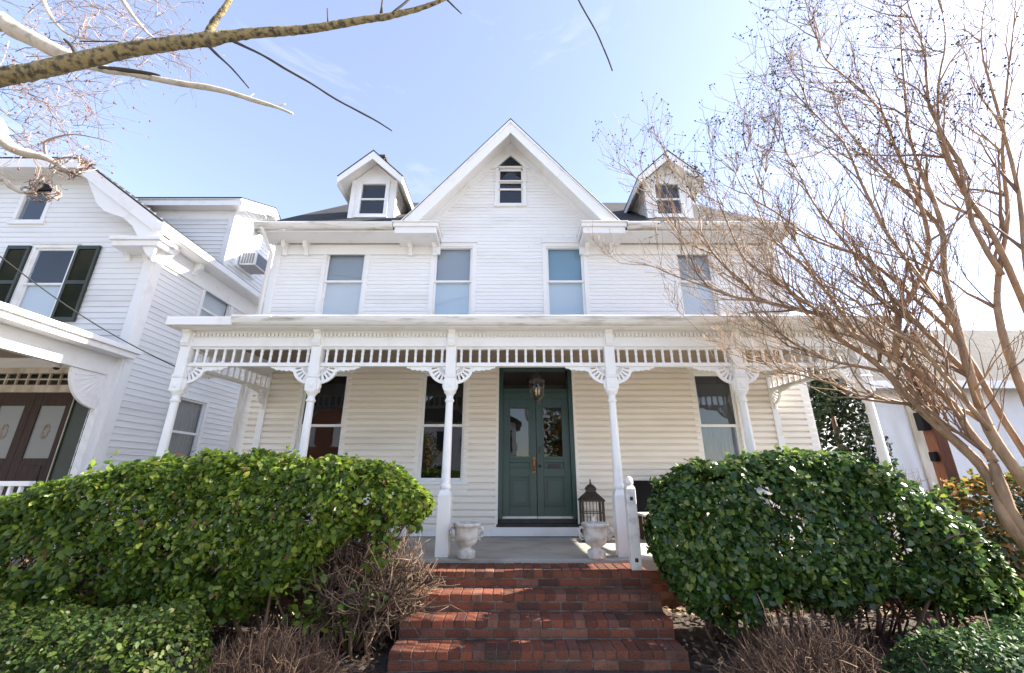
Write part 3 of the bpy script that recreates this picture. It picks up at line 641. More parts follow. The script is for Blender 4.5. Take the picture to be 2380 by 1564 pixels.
m = MB(); m.lathe([(.045, .05), (.045, .36), (.04, .37)], (X, Y, Z), 14); m.build('candle', M['shade_wh'], ln); ln.scale = (.94,)*3
# hanging lantern
hx = P(1248, 900, 6.35).x; X, Y, Z = hx, 6.35, 2.86
pl = thing('pendant_lantern', (X, Y, 3.765), 'round ribbed glass pendant lantern hanging from the porch ceiling before the doors', 'lantern')
m = MB(); m.lathe([(.004, -.07), (.012, -.05), (.006, -.035), (.02, -.02), (.05, 0), (.055, .012), (.02, .02)], (X, Y, Z), 14)
m.lathe([(.112, .30), (.125, .315), (.09, .345), (.06, .36), (.055, .40), (.025, .42), (.012, .46)], (X, Y, Z), 18); m.lathe([(.07, .88), (.065, .902)], (X, Y, Z), 16)
m.tube([(X, Y, Z+.45), (X, Y, Z+.89)], .006, 6)
for k in range(8):
    a = 2*math.pi*k/8; m.tube([(X+math.cos(a)*r_, Y+math.sin(a)*r_, Z+z_) for r_, z_ in ((.05, .01), (.085, .05), (.108, .13), (.118, .22), (.115, .31))], .004, 5)
m.build('metal_frame', M['bronze'], pl)
m = MB(); m.lathe([(.045, .012), (.08, .05), (.104, .13), (.114, .22), (.111, .305)], (X, Y, Z), 20, False); m.build('glass_bowl', M['lampglass'], pl)
m = MB()
for k in range(3): a = 2.1*k; m.lathe([(.01, .10), (.012, .19), (.004, .21)], (X+.03*math.cos(a), Y+.03*math.sin(a), Z), 8)
m.build('candle_sleeves', M['shade_wh'], pl)
# bench
bx0, bx1 = 1.98, 3.2
bn = thing('porch_bench', (2.6, 7.1, FZ), 'black solid-backed bench against the siding behind the right hedge', 'bench')
m = MB(); m.box(bx0, bx1, 7.22, 7.27, FZ+.36, FZ+.87); m.build('backrest', M['matt_black'], bn, .01)
m = MB(); m.box(bx0-.02, bx1, 6.82, 7.215, FZ+.36, FZ+.395); m.build('seat', M['old_white'], bn, .006)
m = MB(); m.box(bx0, bx1, 6.86, 6.9, FZ+.22, FZ+.358); m.build('apron', M['wood'], bn, .005)
for x in (bx0+.03, bx1-.08):
    for y in (6.9, 7.2): m = MB(); m.box(x, x+.05, y, y+.05, FZ, FZ+.358); m.build('leg', M['wood'], bn, .004)

# ------------------------------------------------------------------ left neighbour
NX, NY = -7.31, 7.6
nh = thing('neighbour_house', (-10.5, 10, .3), 'white clapboard neighbour house with clipped gable and dark green shutters, at the left edge', 'house')
def PN(u, v, Y=NY): p = P(u, v, Y); return p.x, p.z
wl, wt = PN(95, 577)[0], PN(95, 577)[1]
wbx0 = PN(86, 577)[0]; wbx1 = PN(178, 577)[0]; wz1 = PN(130, 577)[1]; wz0 = PN(75, 735)[1]-.1
pwx0, pz0 = PN(37, 513); pwx1 = PN(95, 513)[0]; pz1 = PN(100, 440)[1]
ndx1 = PN(150, 1000)[0]; ntop = PN(60, 868)[1]; ntr0 = PN(60, 895)[1]; ndt = PN(60, 912)[1]
NL = 9.5
ez = PX(393, 528, -7.0).z                     # side eave height
jz = P(100, 366, 7.2).z                        # height of the clipped top
tX = P(188, 366, 7.2).x                        # where the clipped part starts
nrk = (jz-ez)/(-6.95-tX)
cx_n = -11.4
def nlim(z):
    if z < ez-.1: return (0, NL)
    hw_ = max(0, (-6.95-cx_n) - (z-ez)/nrk); return (max(0, cx_n-hw_-(NX-NL)), min(NL, cx_n+hw_-(NX-NL)))
mb = MB(); O = NX-NL
nops = [(wbx0-O, wbx1-O, wz0, wz1), (pwx0-O, pwx1-O, pz0, pz1), (ndx1-2.2-O, ndx1-O, .5, ntop)]
lap_wall(mb, (O, NY, .5), (1, 0, 0), (0, -1, 0), NL, .5, jz, nops, exp=.12, lim=nlim)
s1 = [PX(u, v, NX) for u, v in ((478, 668), (535, 682), (478, 740))]; s2 = [PX(u, v, NX) for u, v in ((415, 922), (478, 935), (400, 1062))]
swz = [(s1[0].y, s1[1].y+.1, s1[2].z-.3, s1[0].z), (s2[0].y-.1, s2[1].y-.0, s2[2].z-.2, s2[0].z)]
lap_wall(mb, (NX, NY, .5), (0, 1, 0), (1, 0, 0), 9, .5, ez+.2, [(a-NY, b-NY, c_, d_) for a, b, c_, d_ in swz], exp=.12)
mb.build('wall', M['siding_n'], nh)
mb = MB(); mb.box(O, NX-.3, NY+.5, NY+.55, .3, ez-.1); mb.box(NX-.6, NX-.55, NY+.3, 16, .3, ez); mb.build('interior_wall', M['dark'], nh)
mb = MB(); mb.box(NX-.16, NX+.03, NY-.035, NY+.02, .4, ez-.25); mb.box(NX-.02, NX+.035, NY+.02, NY+.2, .4, ez-.25); mb.build('corner_board', M['white'], nh, .005)
ry = (ez, jz)
mb = MB()
peak = ez + (-6.95-cx_n)*nrk
mb.slab([(-6.95, 7.2, ez), (-6.95, 16.5, ez), (cx_n, 16.5, peak), (cx_n, 10.6, peak), (tX, 7.2, jz)], .03)
mb.slab([(cx_n, 16.5, peak), (2*cx_n+6.95, 16.5, ez), (2*cx_n+6.95, 7.2, ez), (2*cx_n-tX, 7.2, jz), (cx_n, 10.6, peak)], .07)
mb.slab([(2*cx_n-tX, 7.18, jz), (tX, 7.18, jz), (cx_n, 10.6, peak)], .07)
mb.build('roof', M['shingle'], nh)
mb = MB()
def NLp(x, dz): return (x, ez + (-6.95-x)*nrk - dz + .035)
mb.prism([NLp(tX, .07), NLp(-6.93, .07), NLp(-6.93, .36), NLp(tX, .36)], 'y', 7.2, 7.235)
mb.prism([NLp(tX, .09), NLp(-6.93, .09), NLp(-6.93, .13), NLp(tX, .13)], 'y', 7.237, NY)
mb.box(2*cx_n-tX, tX+.05, 7.16, 7.2, jz-.28, jz-.06); mb.box(2*cx_n-tX, tX+.05, 7.2, NY, jz-.14, jz-.10)
mb.build('bargeboard', M['white'], nh, .004)
sc = []                                        # scrolled gable bracket
for t, off in ((0, .30), (.08, .42), (.2, .62), (.32, .66), (.45, .58), (.55, .50), (.68, .52), (.8, .66), (.9, .82), (1, .86)):
    x = tX + .25 + (-7.0-tX-.25)*t; sc.append((x, ez+(-6.95-x)*nrk-off-.02))
mb = MB(); poly = [NLp(tX+.25, .3)] + [NLp(-7.0, .3)] + sc[::-1]; mb.prism(poly, 'y', 7.24, 7.29); mb.build('gable_bracket', M['white'], nh, .004)
mb = MB(); mb.box(-7.9, -6.88, 7.16, NY, ez-.42, ez-.34); mb.box(-7.85, -6.93, 7.2, NY, ez-.54, ez-.42); mb.build('cornice_return', M['white'], nh, .008)
mb = MB(); mb.box(NX, -6.93, NY, 16.4, ez-.2, ez-.17); mb.box(-7.06, -6.90, 7.15, 16.4, ez-.19, ez-.035); mb.box(NX, NX+.05, NY+.2, 16.4, ez-.62, ez-.2); mb.build('cornice', M['white'], nh, .006)
cb2 = MB(); cb2.prism([(a, b) for a, b in pr], 'x', -.05, .05); cb2m = cb2.mesh('corbel', M['white'])
for y in (NY+.25, NY+1.0): place('corbel', cb2m, (NX+.052, y, ez-.202), nh, math.pi/2)
for x in (NX-.12, NX-.5): place('corbel', cb2m, (x, NY-.002, ez-.42), nh)
window(wbx0, wbx1, wz0, wz1, NY, None, 'shade_wh', nh, .5, .07, glassm='glass2')
def louvre(x0, x1, z0, z1, y):
    m = MB(); m.box(x0, x0+.05, y-.045, y, z0, z1); m.box(x1-.05, x1, y-.045, y, z0, z1)
    for z in (z0, (z0+z1)/2-.04, z1-.08): m.box(x0+.05, x1-.05, y-.044, y, z, z+.08)
    z = z0+.09
    while z < z1-.1: m.obox(((x0+x1)/2, y-.02, z), ((x1-x0)/2-.05, 0, 0), (0, .014, -.014), (0, .003, .003)); z += .042
    m.box(x0+.05, x1-.05, y-.006, y, z0, z1); return m.build('shutter', M['shutter'], nh)
sw_ = (PN(238, 577)[0]-PN(186, 577)[0])
louvre(wbx1+.075, wbx1+.075+sw_, wz0-.02, wz1+.03, NY-.02); louvre(wbx0-.075-sw_, wbx0-.075, wz0-.02, wz1+.03, NY-.02)
# pointed gable window
mb = MB(); mb.box(pwx0-.08, pwx0, NY-.03, NY+.08, pz0, pz1); mb.box(pwx1, pwx1+.08, NY-.03, NY+.08, pz0, pz1); mb.box(pwx0-.12, pwx1+.12, NY-.05, NY+.08, pz0-.1, pz0)
pm_ = (pwx0+pwx1)/2
for s_ in (-1, 1):
    e = pwx1 if s_ > 0 else pwx0; p = [(pm_, pz1+.22), (pm_, pz1+.32), (e+s_*.09, pz1), (e, pz1)]; mb.prism(p if s_ > 0 else p[::-1], 'y', NY-.04, NY+.08)
gwn = mb.build('gable_window', M['white'], nh, .004)
q = MB(); q.prism([(pwx0, pz1), (pwx1, pz1), (pm_, pz1+.22)], 'y', NY-.034, NY-.030); q.box(pwx0, pwx1, NY+.02, NY+.024, pz0, pz1); q.build('pane', M['glass'], gwn)
q = MB(); q.prism([(pwx0, pz1), (pwx1, pz1), (pm_, pz1+.22)], 'y', NY-.026, NY+.05); q.build('backing', M['dark'], gwn)
for (a, b, z0, z1), cm in zip(swz, ('shade_wh', 'curtain_g')):        # windows of the side wall
    m = MB(); k = .09
    m.box(NX-.06, NX+.035, a-k, a, z0, z1); m.box(NX-.06, NX+.035, b, b+k, z0, z1); m.box(NX-.06, NX+.037, a-k, b+k, z1, z1+k); m.box(NX-.06, NX+.06, a-k-.02, b+k+.02, z0-.06, z0)
    wn = m.build('window', M['white'], nh, .004); zm = (z0+z1)/2
    m = MB(); m.box(NX-.05, NX-.01, a, b, zm-.025, zm+.025); m.box(NX-.05, NX-.011, a, a+.04, z0, z1); m.box(NX-.05, NX-.011, b-.04, b, z0, z1); m.box(NX-.05, NX-.012, a, b, z1-.04, z1); m.build('sash', M['white'], wn)
    m = MB(); m.box(NX-.035, NX-.03, a, b, z0, z1); m.build('pane', M['glass2'], wn)
    m = MB(); m.box(NX-.10, NX-.095, a, b, z0, z1); m.build('curtain', M[cm], wn)
# side dormer
dyn = 9.6; dxf = -7.42; dtop = PX(553, 478, dxf).z; dy1 = 11.9
mb = MB(); lap_wall(mb, (-10.2, dyn, ez), (1, 0, 0), (0, -1, 0), -10.2*-1+dxf, ez+.2, dtop, exp=.12)
lap_wall(mb, (dxf, dyn, ez), (0, 1, 0), (1, 0, 0), dy1-dyn, ez+.3, dtop+.6, exp=.12, lim=lambda z: (0, dy1-dyn) if z < dtop+.13 else ((z-dtop-.13)*2, dy1-dyn-(z-dtop-.13)*2))
mb.box(dxf-.12, dxf+.03, dyn-.03, dyn+.12, ez+.3, dtop+.1)
dn = mb.build('side_dormer', M['siding_n'], nh)
ym = (dyn+dy1)/2; dap = dtop+.72
mb = MB(); mb.slab([(dxf+.3, dyn-.3, dtop), (dxf+.3, ym, dap), (-10.6, ym, dap), (-10.6, dyn-.3, dtop)][::-1], .03); mb.slab([(dxf+.3, dy1+.3, dtop), (dxf+.3, ym, dap), (-10.6, ym, dap), (-10.6, dy1+.3, dtop)], .03)
mb.cur = 1; mb.slab([(dxf+.29, dyn-.29, dtop-.034), (dxf+.29, ym, dap-.034), (-10.6, ym, dap-.034), (-10.6, dyn-.29, dtop-.034)][::-1], .03); mb.slab([(dxf+.29, dy1+.29, dtop-.034), (dxf+.29, ym, dap-.034), (-10.6, ym, dap-.034), (-10.6, dy1+.29, dtop-.034)], .03); mb.box(-10.4, dxf+.28, dyn-.28, dyn-.25, dtop-.2, dtop-.05); mb.box(-10.4, dxf+.28, dyn-.25, dyn, dtop-.19, dtop-.15); mb.box(-10.4, dxf-.125, dyn-.025, dyn-.0, dtop-.45, dtop-.19)
for s_ in (-1, 1):
    ya = ym; yb_ = ym + s_*(ym-dyn+.28); mb.slab([(dxf+.29, ya, dap-.05), (dxf+.29, yb_, dtop-.05), (dxf+.29, yb_, dtop-.27), (dxf+.29, ya, dap-.28)][::s_], .03)
mb.build('dormer_roof', [M['shingle'], M['white']], dn)
wa, wb = PX(552, 590, dxf).y+.02, 10.72; wzz0, wzz1 = PX(560, 625, dxf).z, PX(558, 540, dxf).z
mb = MB(); mb.box(dxf-.0, dxf+.06, wa-.08, wa, wzz0, wzz1); mb.box(dxf, dxf+.05, wb, wb+.08, wzz0, wzz1); mb.box(dxf, dxf+.052, wa-.08, wb+.08, wzz1, wzz1+.09); mb.box(dxf, dxf+.07, wa-.1, wb+.1, wzz0-.06, wzz0); mb.box(dxf, dxf+.04, wa, wb, (wzz0+wzz1)/2, (wzz0+wzz1)/2+.04); mb.build('window_frame', M['white'], dn, .004)
mb = MB(); mb.box(dxf+.024, dxf+.030, wa, wb, wzz0, wzz1); mb.build('pane', M['shade_bl'], dn)
ac = thing('air_conditioner', (dxf+.2, (wa+wb)/2, wzz0), 'pale window air conditioner jutting from the neighbour dormer window', 'air conditioner')
m = MB(); m.box(dxf+.055, dxf+.50, wa+.02, wb-.08, wzz0+.01, wzz0+.42); m.build('casing', M['acgrey'], ac, .012)
m = MB()
for k in range(5): m.box(dxf+.12+k*.07, dxf+.165+k*.07, wa+.012, wa+.022, wzz0+.06, wzz0+.36)
m.box(dxf+.499, dxf+.506, wa+.06, wb-.12, wzz0+.05, wzz0+.38); m.build('grille', M['acdark'], ac)
# neighbour porch: side eave, beam, post, fan bracket, doors
ex = -7.07; pzN = PX(320, 815, ex).z; yN0 = 4.7
mb = MB(); mb.slab([(-16, yN0, pzN+.03), (ex, yN0, pzN+.03), (ex, NY, pzN+.03), (-10, NY, pzN+.55), (-16, NY, pzN+.55)], .05); mb.build('porch_roof', M['roofmetal'], nh)
mb = MB(); mb.box(ex-.04, ex+.05, yN0, NY+.05, pzN-.07, pzN+.02); mb.box(ex-.07, ex-.0, yN0, NY, pzN-.17, pzN-.07); mb.box(ex-.45, ex-.07, yN0, NY, pzN-.16, pzN-.13)
mb.box(-16, ex, yN0-.04, yN0, pzN-.17, pzN); mb.build('porch_cornice', M['white'], nh, .006)
mb = MB(); mb.box(ex-.42, ex-.3, yN0+.1, NY, pzN-.5, pzN-.16); mb.build('porch_beam', M['white'], nh, .006)
mb = MB(); mb.box(-16, ex-.42, yN0, NY, pzN-.14, pzN-.12); mb.build('porch_ceiling', M['ceiling'], nh)
mb = MB(); mb.box(-16, ex-.3, yN0, NY, .4, .62); mb.build('porch_floor', M['concrete'], nh)
mb = MB(); mb.box(ex-.43, ex-.29, NY-.12, NY-.03, .62, pzN-.5); pil = mb.build('pilaster', M['white'], nh, .006)
m = MB(); fy, fz = NY-.12, pzN-.5; RF = .62
arc = [(fy, fz)] + [(fy-RF*math.cos(math.pi/2*k/16), fz-RF*math.sin(math.pi/2*k/16)) for k in range(17)]
m.prism(arc, 'x', ex-.385, ex-.335)
for k in range(1, 8):
    a = math.pi/2*k/8; m.obox((ex-.333, fy-RF*.58*math.cos(a), fz-RF*.58*math.sin(a)), (.006, 0, 0), (0, RF*.3*math.cos(a), RF*.3*math.sin(a)), (0, .012*math.sin(a), -.012*math.cos(a)))
m.build('fan_bracket', M['white'], pil, .004)
mb = MB(); mb.box(ex-.43, ex-.29, 4.85, 4.99, .62, pzN-.5); mb.build('porch_post', M['white'], nh, .006)
# transom with small panes, doors
tx0, tx1 = ndx1-2.2, ndx1
mb = MB(); mb.box(tx0, tx1, NY-.03, NY+.1, ntop-.0, ntop+.1); mb.box(tx0, tx1, NY-.03, NY+.1, ndt, ntr0)
n = 11
for k in range(n+1): x = tx0+(tx1-tx0)*k/n; mb.box(x-.012, x+.012, NY-.01, NY+.03, ntr0, ntop)
mb.box(tx0, tx1, NY-.008, NY+.028, (ntr0+ntop)/2-.012, (ntr0+ntop)/2+.012); mb.box(tx1, tx1+.1, NY-.03, NY+.1, .62, ntop+.1)
mb.build('door_frame', M['tan'], nh, .003)
mb = MB(); mb.box(tx0, tx1, NY+.032, NY+.036, ntr0, ntop); mb.build('transom_pane', M['glass'], nh)
dwn = .74
for k in range(2):
    b = tx1-.02-k*(dwn+.005); a = b-dwn; m = MB(); zb, zt_ = .64, ndt; ga, gb = PN(110, 1065)[1], PN(130, 942)[1]
    m.box(a, a+.14, NY+.03, NY+.08, zb, zt_); m.box(b-.14, b, NY+.03, NY+.08, zb, zt_); m.box(a+.14, b-.14, NY+.031, NY+.08, gb, zt_); m.box(a+.14, b-.14, NY+.031, NY+.08, zb, ga); m.box(a+.2, b-.2, NY+.02, NY+.03, zb+.15, ga-.12)
    dr = m.build('door', M['wood'], nh, .006)
    m = MB(); m.box(a+.14, b-.14, NY+.05, NY+.056, ga, gb); m.build('pane', M['paper'], dr)
    m = MB(); zc = (ga+gb)/2; cxx = (a+b)/2
    for t in range(9):
        an = t*.7; m.obox((cxx+.05*math.cos(an), NY+.046, zc+.11*math.sin(an)), (.022, 0, .012), (0, .003, 0), (-.010, 0, .018))
    m.build('etched_emblem', M['ceiling'], dr)
sx0 = tx1+.11; 
mb = MB(); sz1 = PN(150, 912)[1]; mb.box(sx0, sx0+.30, NY-.10, NY-.05, .64, sz1); mb.box(sx0, sx0+.02, NY-.12, NY-.10, .64, sz1); mb.build('shutter', M['shutter'], nh, .006)
tr_ = thing('trellis', (sx0+.42, NY-.12, .62), 'thin white wire trellis fixed beside the neighbour door', 'trellis')
m = MB()
for k in range(3): m.tube([(sx0+.33+k*.07, NY-.12, .63), (sx0+.33+k*.07, NY-.12, sz1-.1)], .006, 5)
for z in np.arange(.8, sz1-.15, .22):
    for k in range(2): m.tube([(sx0+.33+k*.07, NY-.12, z+.11*(k % 2)), (sx0+.365+k*.07, NY-.15, z+.08), (sx0+.40+k*.07, NY-.12, z+.1*(1-k % 2))], .005, 5)
m.build('wires', M['white'], tr_)
cm_ = PN(132, 852, 7.3)
sc_ = thing('security_camera', (cm_[0], 7.3, cm_[1]), 'small white dome security camera under the neighbour porch ceiling', 'camera')
m = MB(); m.lathe([(.05, -.02), (.06, 0), (.06, .05), (.05, .06)], (cm_[0], 7.3, cm_[1]), 14); m.tube([(cm_[0], 7.3, cm_[1]+.05), (cm_[0], 7.3, pzN-.13)], .012, 6); m.build('housing', M['white'], sc_)
m = MB(); m.lathe([(.01, -.06), (.035, -.05), (.048, -.02)], (cm_[0], 7.3, cm_[1]), 14); m.build('dome', M['black'], sc_)
# neighbour railing
r0, r1 = P(-60, 1124, 5.6), P(75, 1124, 5.6)
rl = thing('porch_railing', (r0.x, 5.6, .62), 'short white porch railing at the left edge above the hedge', 'railing')
m = MB(); m.box(r0.x-.8, r1.x, 5.56, 5.64, r0.z-.03, r0.z+.03); m.build('top_rail', M['white'], rl, .006)
m = MB(); m.box(r0.x-.8, r1.x, 5.57, 5.63, .72, .77); m.build('bottom_rail', M['white'], rl, .006)
for k in range(8): m = MB(); x = r1.x-.12-k*.13; m.box(x-.018, x+.018, 5.582, 5.618, .77, r0.z-.03); m.build('baluster', M['white'], rl)
# service cable
c = MB(); a, b = P(-30, 572, 5.0), P(420, 858, 6.4); pts = []
for t in np.linspace(0, 1, 14): p = a.lerp(b, t); p.z -= .12*math.sin(math.pi*t); pts.append(p)
c.tube(pts, .009, 6); tag(c.build('service_cable', M['cable']), 'thin black service cable sagging across the neighbour house front', 'cable')

# ------------------------------------------------------------------ right side buildings and post
wb_ = thing('stucco_building', (13, 12, .3), 'low white stucco building with grey roof beyond the right end of the porch', 'building')
p0 = P(2030, 1000, 9.6); ezr = P(2070, 890, 9.4).z; XA = p0.x-.25
mb = MB(); mb.box(XA, 24, 9.6, 11.6, .2, ezr); mb.build('wall', M['stucco'], wb_)
mb = MB(); cxx = P(2120, 1000, 9.58).x; mb.box(cxx, cxx+.28, 9.55, 9.6, .2, ezr-.02); mb.build('corner_board', M['tan'], wb_, .006)
mb = MB(); rz_ = P(2110, 805, 11.6).z; mb.slab([(XA-.4, 9.2, ezr-.02), (24, 9.2, ezr-.02), (24, 13, rz_+1.0), (XA+2.4, 13, rz_+1.0)], .12); mb.slab([(XA-.4, 12.4, ezr-.02), (XA-.4, 9.2, ezr-.02), (XA+2.4, 13, rz_+1.0)], .12); mb.build('roof', M['shingle_g'], wb_)
mb = MB(); mb.box(XA-.4, 24, 9.14, 9.2, ezr-.17, ezr+.0); mb.build('fascia', M['white'], wb_)
q0 = P(2212, 1125, 7.2); q1 = P(2118, 848, 7.2); xx = (q0.x+q1.x)/2
rp_ = thing('timber_post', (xx, 7.2, .36), 'thick rusty brown timber post standing beyond the right porch end', 'post')
m = MB(); m.box(xx-.095, xx+.095, 7.10, 7.30, .3, q1.z); m.build('shaft', M['rust'], rp_, .012)
m = MB(); zz = P(2100, 925, 7.2).z; m.prism([(xx-.30, zz), (xx-.097, zz-.12), (xx-.097, zz+.3), (xx-.18, zz+.28)], 'y', 7.14, 7.26); m.build('bracket', M['wood'], rp_, .006)
for a in ((xx-.21, xx-.097, 7.12, 7.26, zz-.55, zz-.25), (xx-.17, xx-.097, 7.14, 7.24, zz-1.05, zz-.9)): m = MB(); m.box(*a); m.build('meter_box', M['matt_black'], rp_, .01)

# ------------------------------------------------------------------ across the street (mirrored in the panes)
bh = thing('brick_house', (-16, -22, 0), 'orange brick house across the street, mirrored in the leftmost porch window', 'house')
m = MB(); m.box(-20.5, -11.5, -26, -19, 0, 7.2); m.build('wall', M['brick_n'], bh)
m = MB(); m.prism([(-21, 7.2), (-11, 7.2), (-16, 10.4)], 'y', -26.4, -18.6); m.build('roof', M['shingle_g'], bh)
for x in (-19, -16.6, -14.2, -12.7):
    for z in (1.2, 4.2): m = MB(); m.box(x, x+.95, -19.02, -18.95, z, z+1.7); m.box(x-.1, x+1.05, -19.02, -18.93, z-.12, z); m.build('window', M['white'], bh)
fh = thing('frame_house', (-4, -22, 0), 'pale frame house across the street, mirrored in the door panes', 'house')
m = MB(); m.box(-9.2, .35, -27, -20.5, 0, 6.2); m.build('wall', M['siding_n'], fh)
m = MB(); m.prism([(-9.7, 6.2), (.85, 6.2), (-4.4, 9.6)], 'y', -27.4, -20.1); m.build('roof', M['shingle_g'], fh)
for x in (-8.2, -6.2, -4.2, -2.2, -.9):
    for z in (1.1, 3.9): m = MB(); m.box(x, x+.9, -20.52, -20.45, z, z+1.6); m.build('window', M['black'], fh)

for x, y, h_, lb in ((3.6, -17, 7.5, 'leafy tree across the street, mirrored in the right door pane'), (-7.2, -16.5, 5.5, 'small leafy tree across the street before the pale frame house')):
    ct = thing('street_tree', (x, y, 0), lb, 'tree'); m = MB(); m.tube([(x, y, 0), (x+.1, y, 2), (x, y+.1, h_*.8)], [.2, .15, .05], 8)
    for k in range(60):
        z = rnd.uniform(.3, .8)*h_; d = Vector((rnd.gauss(0, 1), rnd.gauss(0, 1), rnd.uniform(.3, 1.2))).normalized()*rnd.uniform(1, 2.2); m.tube([(x, y, z), Vector((x, y, z))+d*.5+Vector((0, 0, .1)), Vector((x, y, z))+d], [.05, .03, .01], 5)
    m.build('trunk', M['twig'], ct); a = nr.normal(0, 1, (2600, 3)); a /= np.linalg.norm(a, axis=1)[:, None]; a2 = a*(nr.random((2600, 1))**.5)
    v, f = leaves(a2*np.array([1.9, 1.9, h_*.36])+np.array([x, y, h_*.62]), a, .22); np_obj('crown', v, f, M['leafo'], ct)

# ------------------------------------------------------------------ plants
def nz(p, s): return noise.noise(Vector(p)*s)
def hedge(name, label, lm, x0, x1, y0, y1, zbot, ztop, n, size, seed, endtaper=(.5, .5), stems=24, gap=.0, thin=None, cat='hedge', ends=.55, shoots=60):
    """leaf shell over a rounded, uneven clipped volume, on bare stems"""
    t = thing(name, ((x0+x1)/2, (y0+y1)/2, gz(0, (y0+y1)/2)), label, cat); r_ = random.Random(seed)
    pos = []; nrm = []; tries = 0
    cx, cy = (x0+x1)/2, (y0+y1)/2; hx, hy = (x1-x0)/2, (y1-y0)/2
    while len(pos) < n and tries < n*14:
        tries += 1
        x = r_.uniform(x0, x1); tz = ztop(x); bz = zbot(x); cz, hz = (tz+bz)/2, (tz-bz)/2
        if hz < .08: continue
        ex_ = 1.0
        if x-x0 < ends: ex_ = math.sqrt(max(0, 1-(1-(x-x0)/ends)**2))
        if x1-x < ends: ex_ = min(ex_, math.sqrt(max(0, 1-(1-(x1-x)/ends)**2)))
        yh = hy*(.35+.65*ex_); zh = hz*(.45+.55*ex_); cz2 = cz
        q = r_.uniform(0, 2*(yh+zh)); ux, uz = (r_.uniform(-1, 1), r_.choice((-1, 1, 1))) if q < 2*yh else (r_.choice((-1, -1, -1, 1)), r_.uniform(-1, 1))
        k_ = (abs(ux)**5 + abs(uz)**5)**.2; k_ = 1/max(k_, 1e-3); ux *= k_; uz *= k_; k2 = (abs(ux)**4+abs(uz)**4)**.25; ux /= k2; uz /= k2
        lump = 1 + .17*nz((x+seed, ux*yh, uz*zh), 1.9) + .13*nz((x, ux*yh+seed, uz*zh), 5.5)
        depth = r_.random()**2.2*.30
        s_ = lump*(1-depth)
        p = Vector((x, cy + ux*yh*s_, cz2 + uz*zh*s_))
        if thin and r_.random() < thin(p): continue
        if nz((p.x+seed*3, p.y, p.z), 3.2) < gap-.52 + depth*.5: continue
        nn = Vector((0, ux*hz, uz*hy*1.0)); nn.normalize(); nn.x += (1 if x > x1-ends else -1 if x < x0+ends else 0)*(1-ex_)*1.2
        nn.z += .35; pos.append(p); nrm.append(nn)
    for k in range(shoots):                  # stray shoots above the clipped surface
        x = r_.uniform(x0+.15, x1-.15); p = Vector((x, cy + r_.uniform(-.9, .7)*hy, ztop(x)-r_.uniform(.02, .12))); dd = Vector((r_.gauss(0, .35), r_.gauss(-.15, .35), 1)).normalized()*r_.uniform(.05, .17)
        for q in range(7): pos.append(p + dd*(q/6)); nrm.append(Vector((r_.gauss(0, 1), r_.gauss(0, 1), .6)))
    v, f = leaves(np.array(pos), np.array(nrm), size)
    np_obj('foliage', v, f, lm, t)
    if stems:
        m = MB()
        for k in range(stems):
            x = r_.uniform(x0+.3, x1-.3); y = cy + r_.uniform(-.5, .5)*hy; zt_ = ztop(x); b = Vector((x, y, gz(x, y)-.05)); pts = [b]; rr = [r_.uniform(.010, .026)]
            for q in range(5):
                b = b + Vector((r_.uniform(-.14, .14), r_.uniform(-.14, .14), (zt_-gz(x, y))*.16)); pts.append(b.copy()); rr.append(rr[0]*(1-.16*(q+1)))
            m.tube(pts, rr, 5)
            for q in range(7):
                s0 = pts[r_.randrange(1, 5)]; d = Vector((r_.uniform(-1, 1), r_.uniform(-1, 1), r_.uniform(.1, 1))).normalized()*r_.uniform(.25, .5)
                m.tube([s0, s0+d*.5+Vector((0, 0, .03)), s0+d], [.007, .005, .003], 4)
        m.build('stems', M['twig'], t)
    return t
def lerp_tab(tab):
    def f(x):
        if x <= tab[0][0]: return tab[0][1]
        for (a, va), (b, vb) in zip(tab, tab[1:]):
            if x <= b: t = (x-a)/(b-a); return va+(vb-va)*t
        return tab[-1][1]
    return f
top_l = lerp_tab([(-5.6, 1.2), (-5.0, 1.56), (-4.5, 1.76), (-4.0, 1.88), (-3, 1.96), (-1.8, 1.94), (-1.3, 1.88), (-.86, 1.6)])
bot_l = lerp_tab([(-5.6, .55), (-3.0, .55), (-2.4, .58), (-2.05, .75), (-1.7, 1.15), (-1.4, 1.3), (-.86, 1.38)])
hedge('trimmed_hedge', 'large leafy hedge left of the steps with sunlit yellow-green top', M['leaf'], -5.6, -.86, 4.15, 5.15, bot_l, top_l, 40000, .058, 3, stems=70, gap=.17)
top_r = lerp_tab([(1.38, 1.55), (1.7, 1.80), (2.3, 1.94), (3.0, 1.97), (3.4, 1.94), (3.75, 1.84), (4.0, 1.68), (4.3, 1.36), (4.6, .95)])
bot_r = lerp_tab([(1.38, 1.0), (1.65, .55), (2.0, .50), (2.4, .74), (3.0, .62), (3.4, .72), (4.0, .6), (4.6, .5)])
hedge('glossy_hedge', 'dark glossy-leaved hedge right of the steps in front of the porch', M['leafd'], 1.40, 4.6, 4.15, 5.08, bot_r, top_r, 27000, .064, 9, stems=46, gap=.16)
hedge('boxwood_hedge', 'low clipped boxwood hedge in the bottom left corner', M['leafb'], -4.6, -1.98, 2.75, 3.45, lambda x: .05, lambda x: .93, 26000, .032, 5, stems=10, gap=-.1, ends=.3)
hedge('boxwood_hedge', 'low dark boxwood shrub in the bottom right corner', M['leafb2'], 2.45, 4.6, 2.85, 3.6, lambda x: .05, lerp_tab([(2.45, .6), (2.9, .78), (4.6, .86)]), 22000, .032, 6, stems=10, gap=-.1, ends=.5)
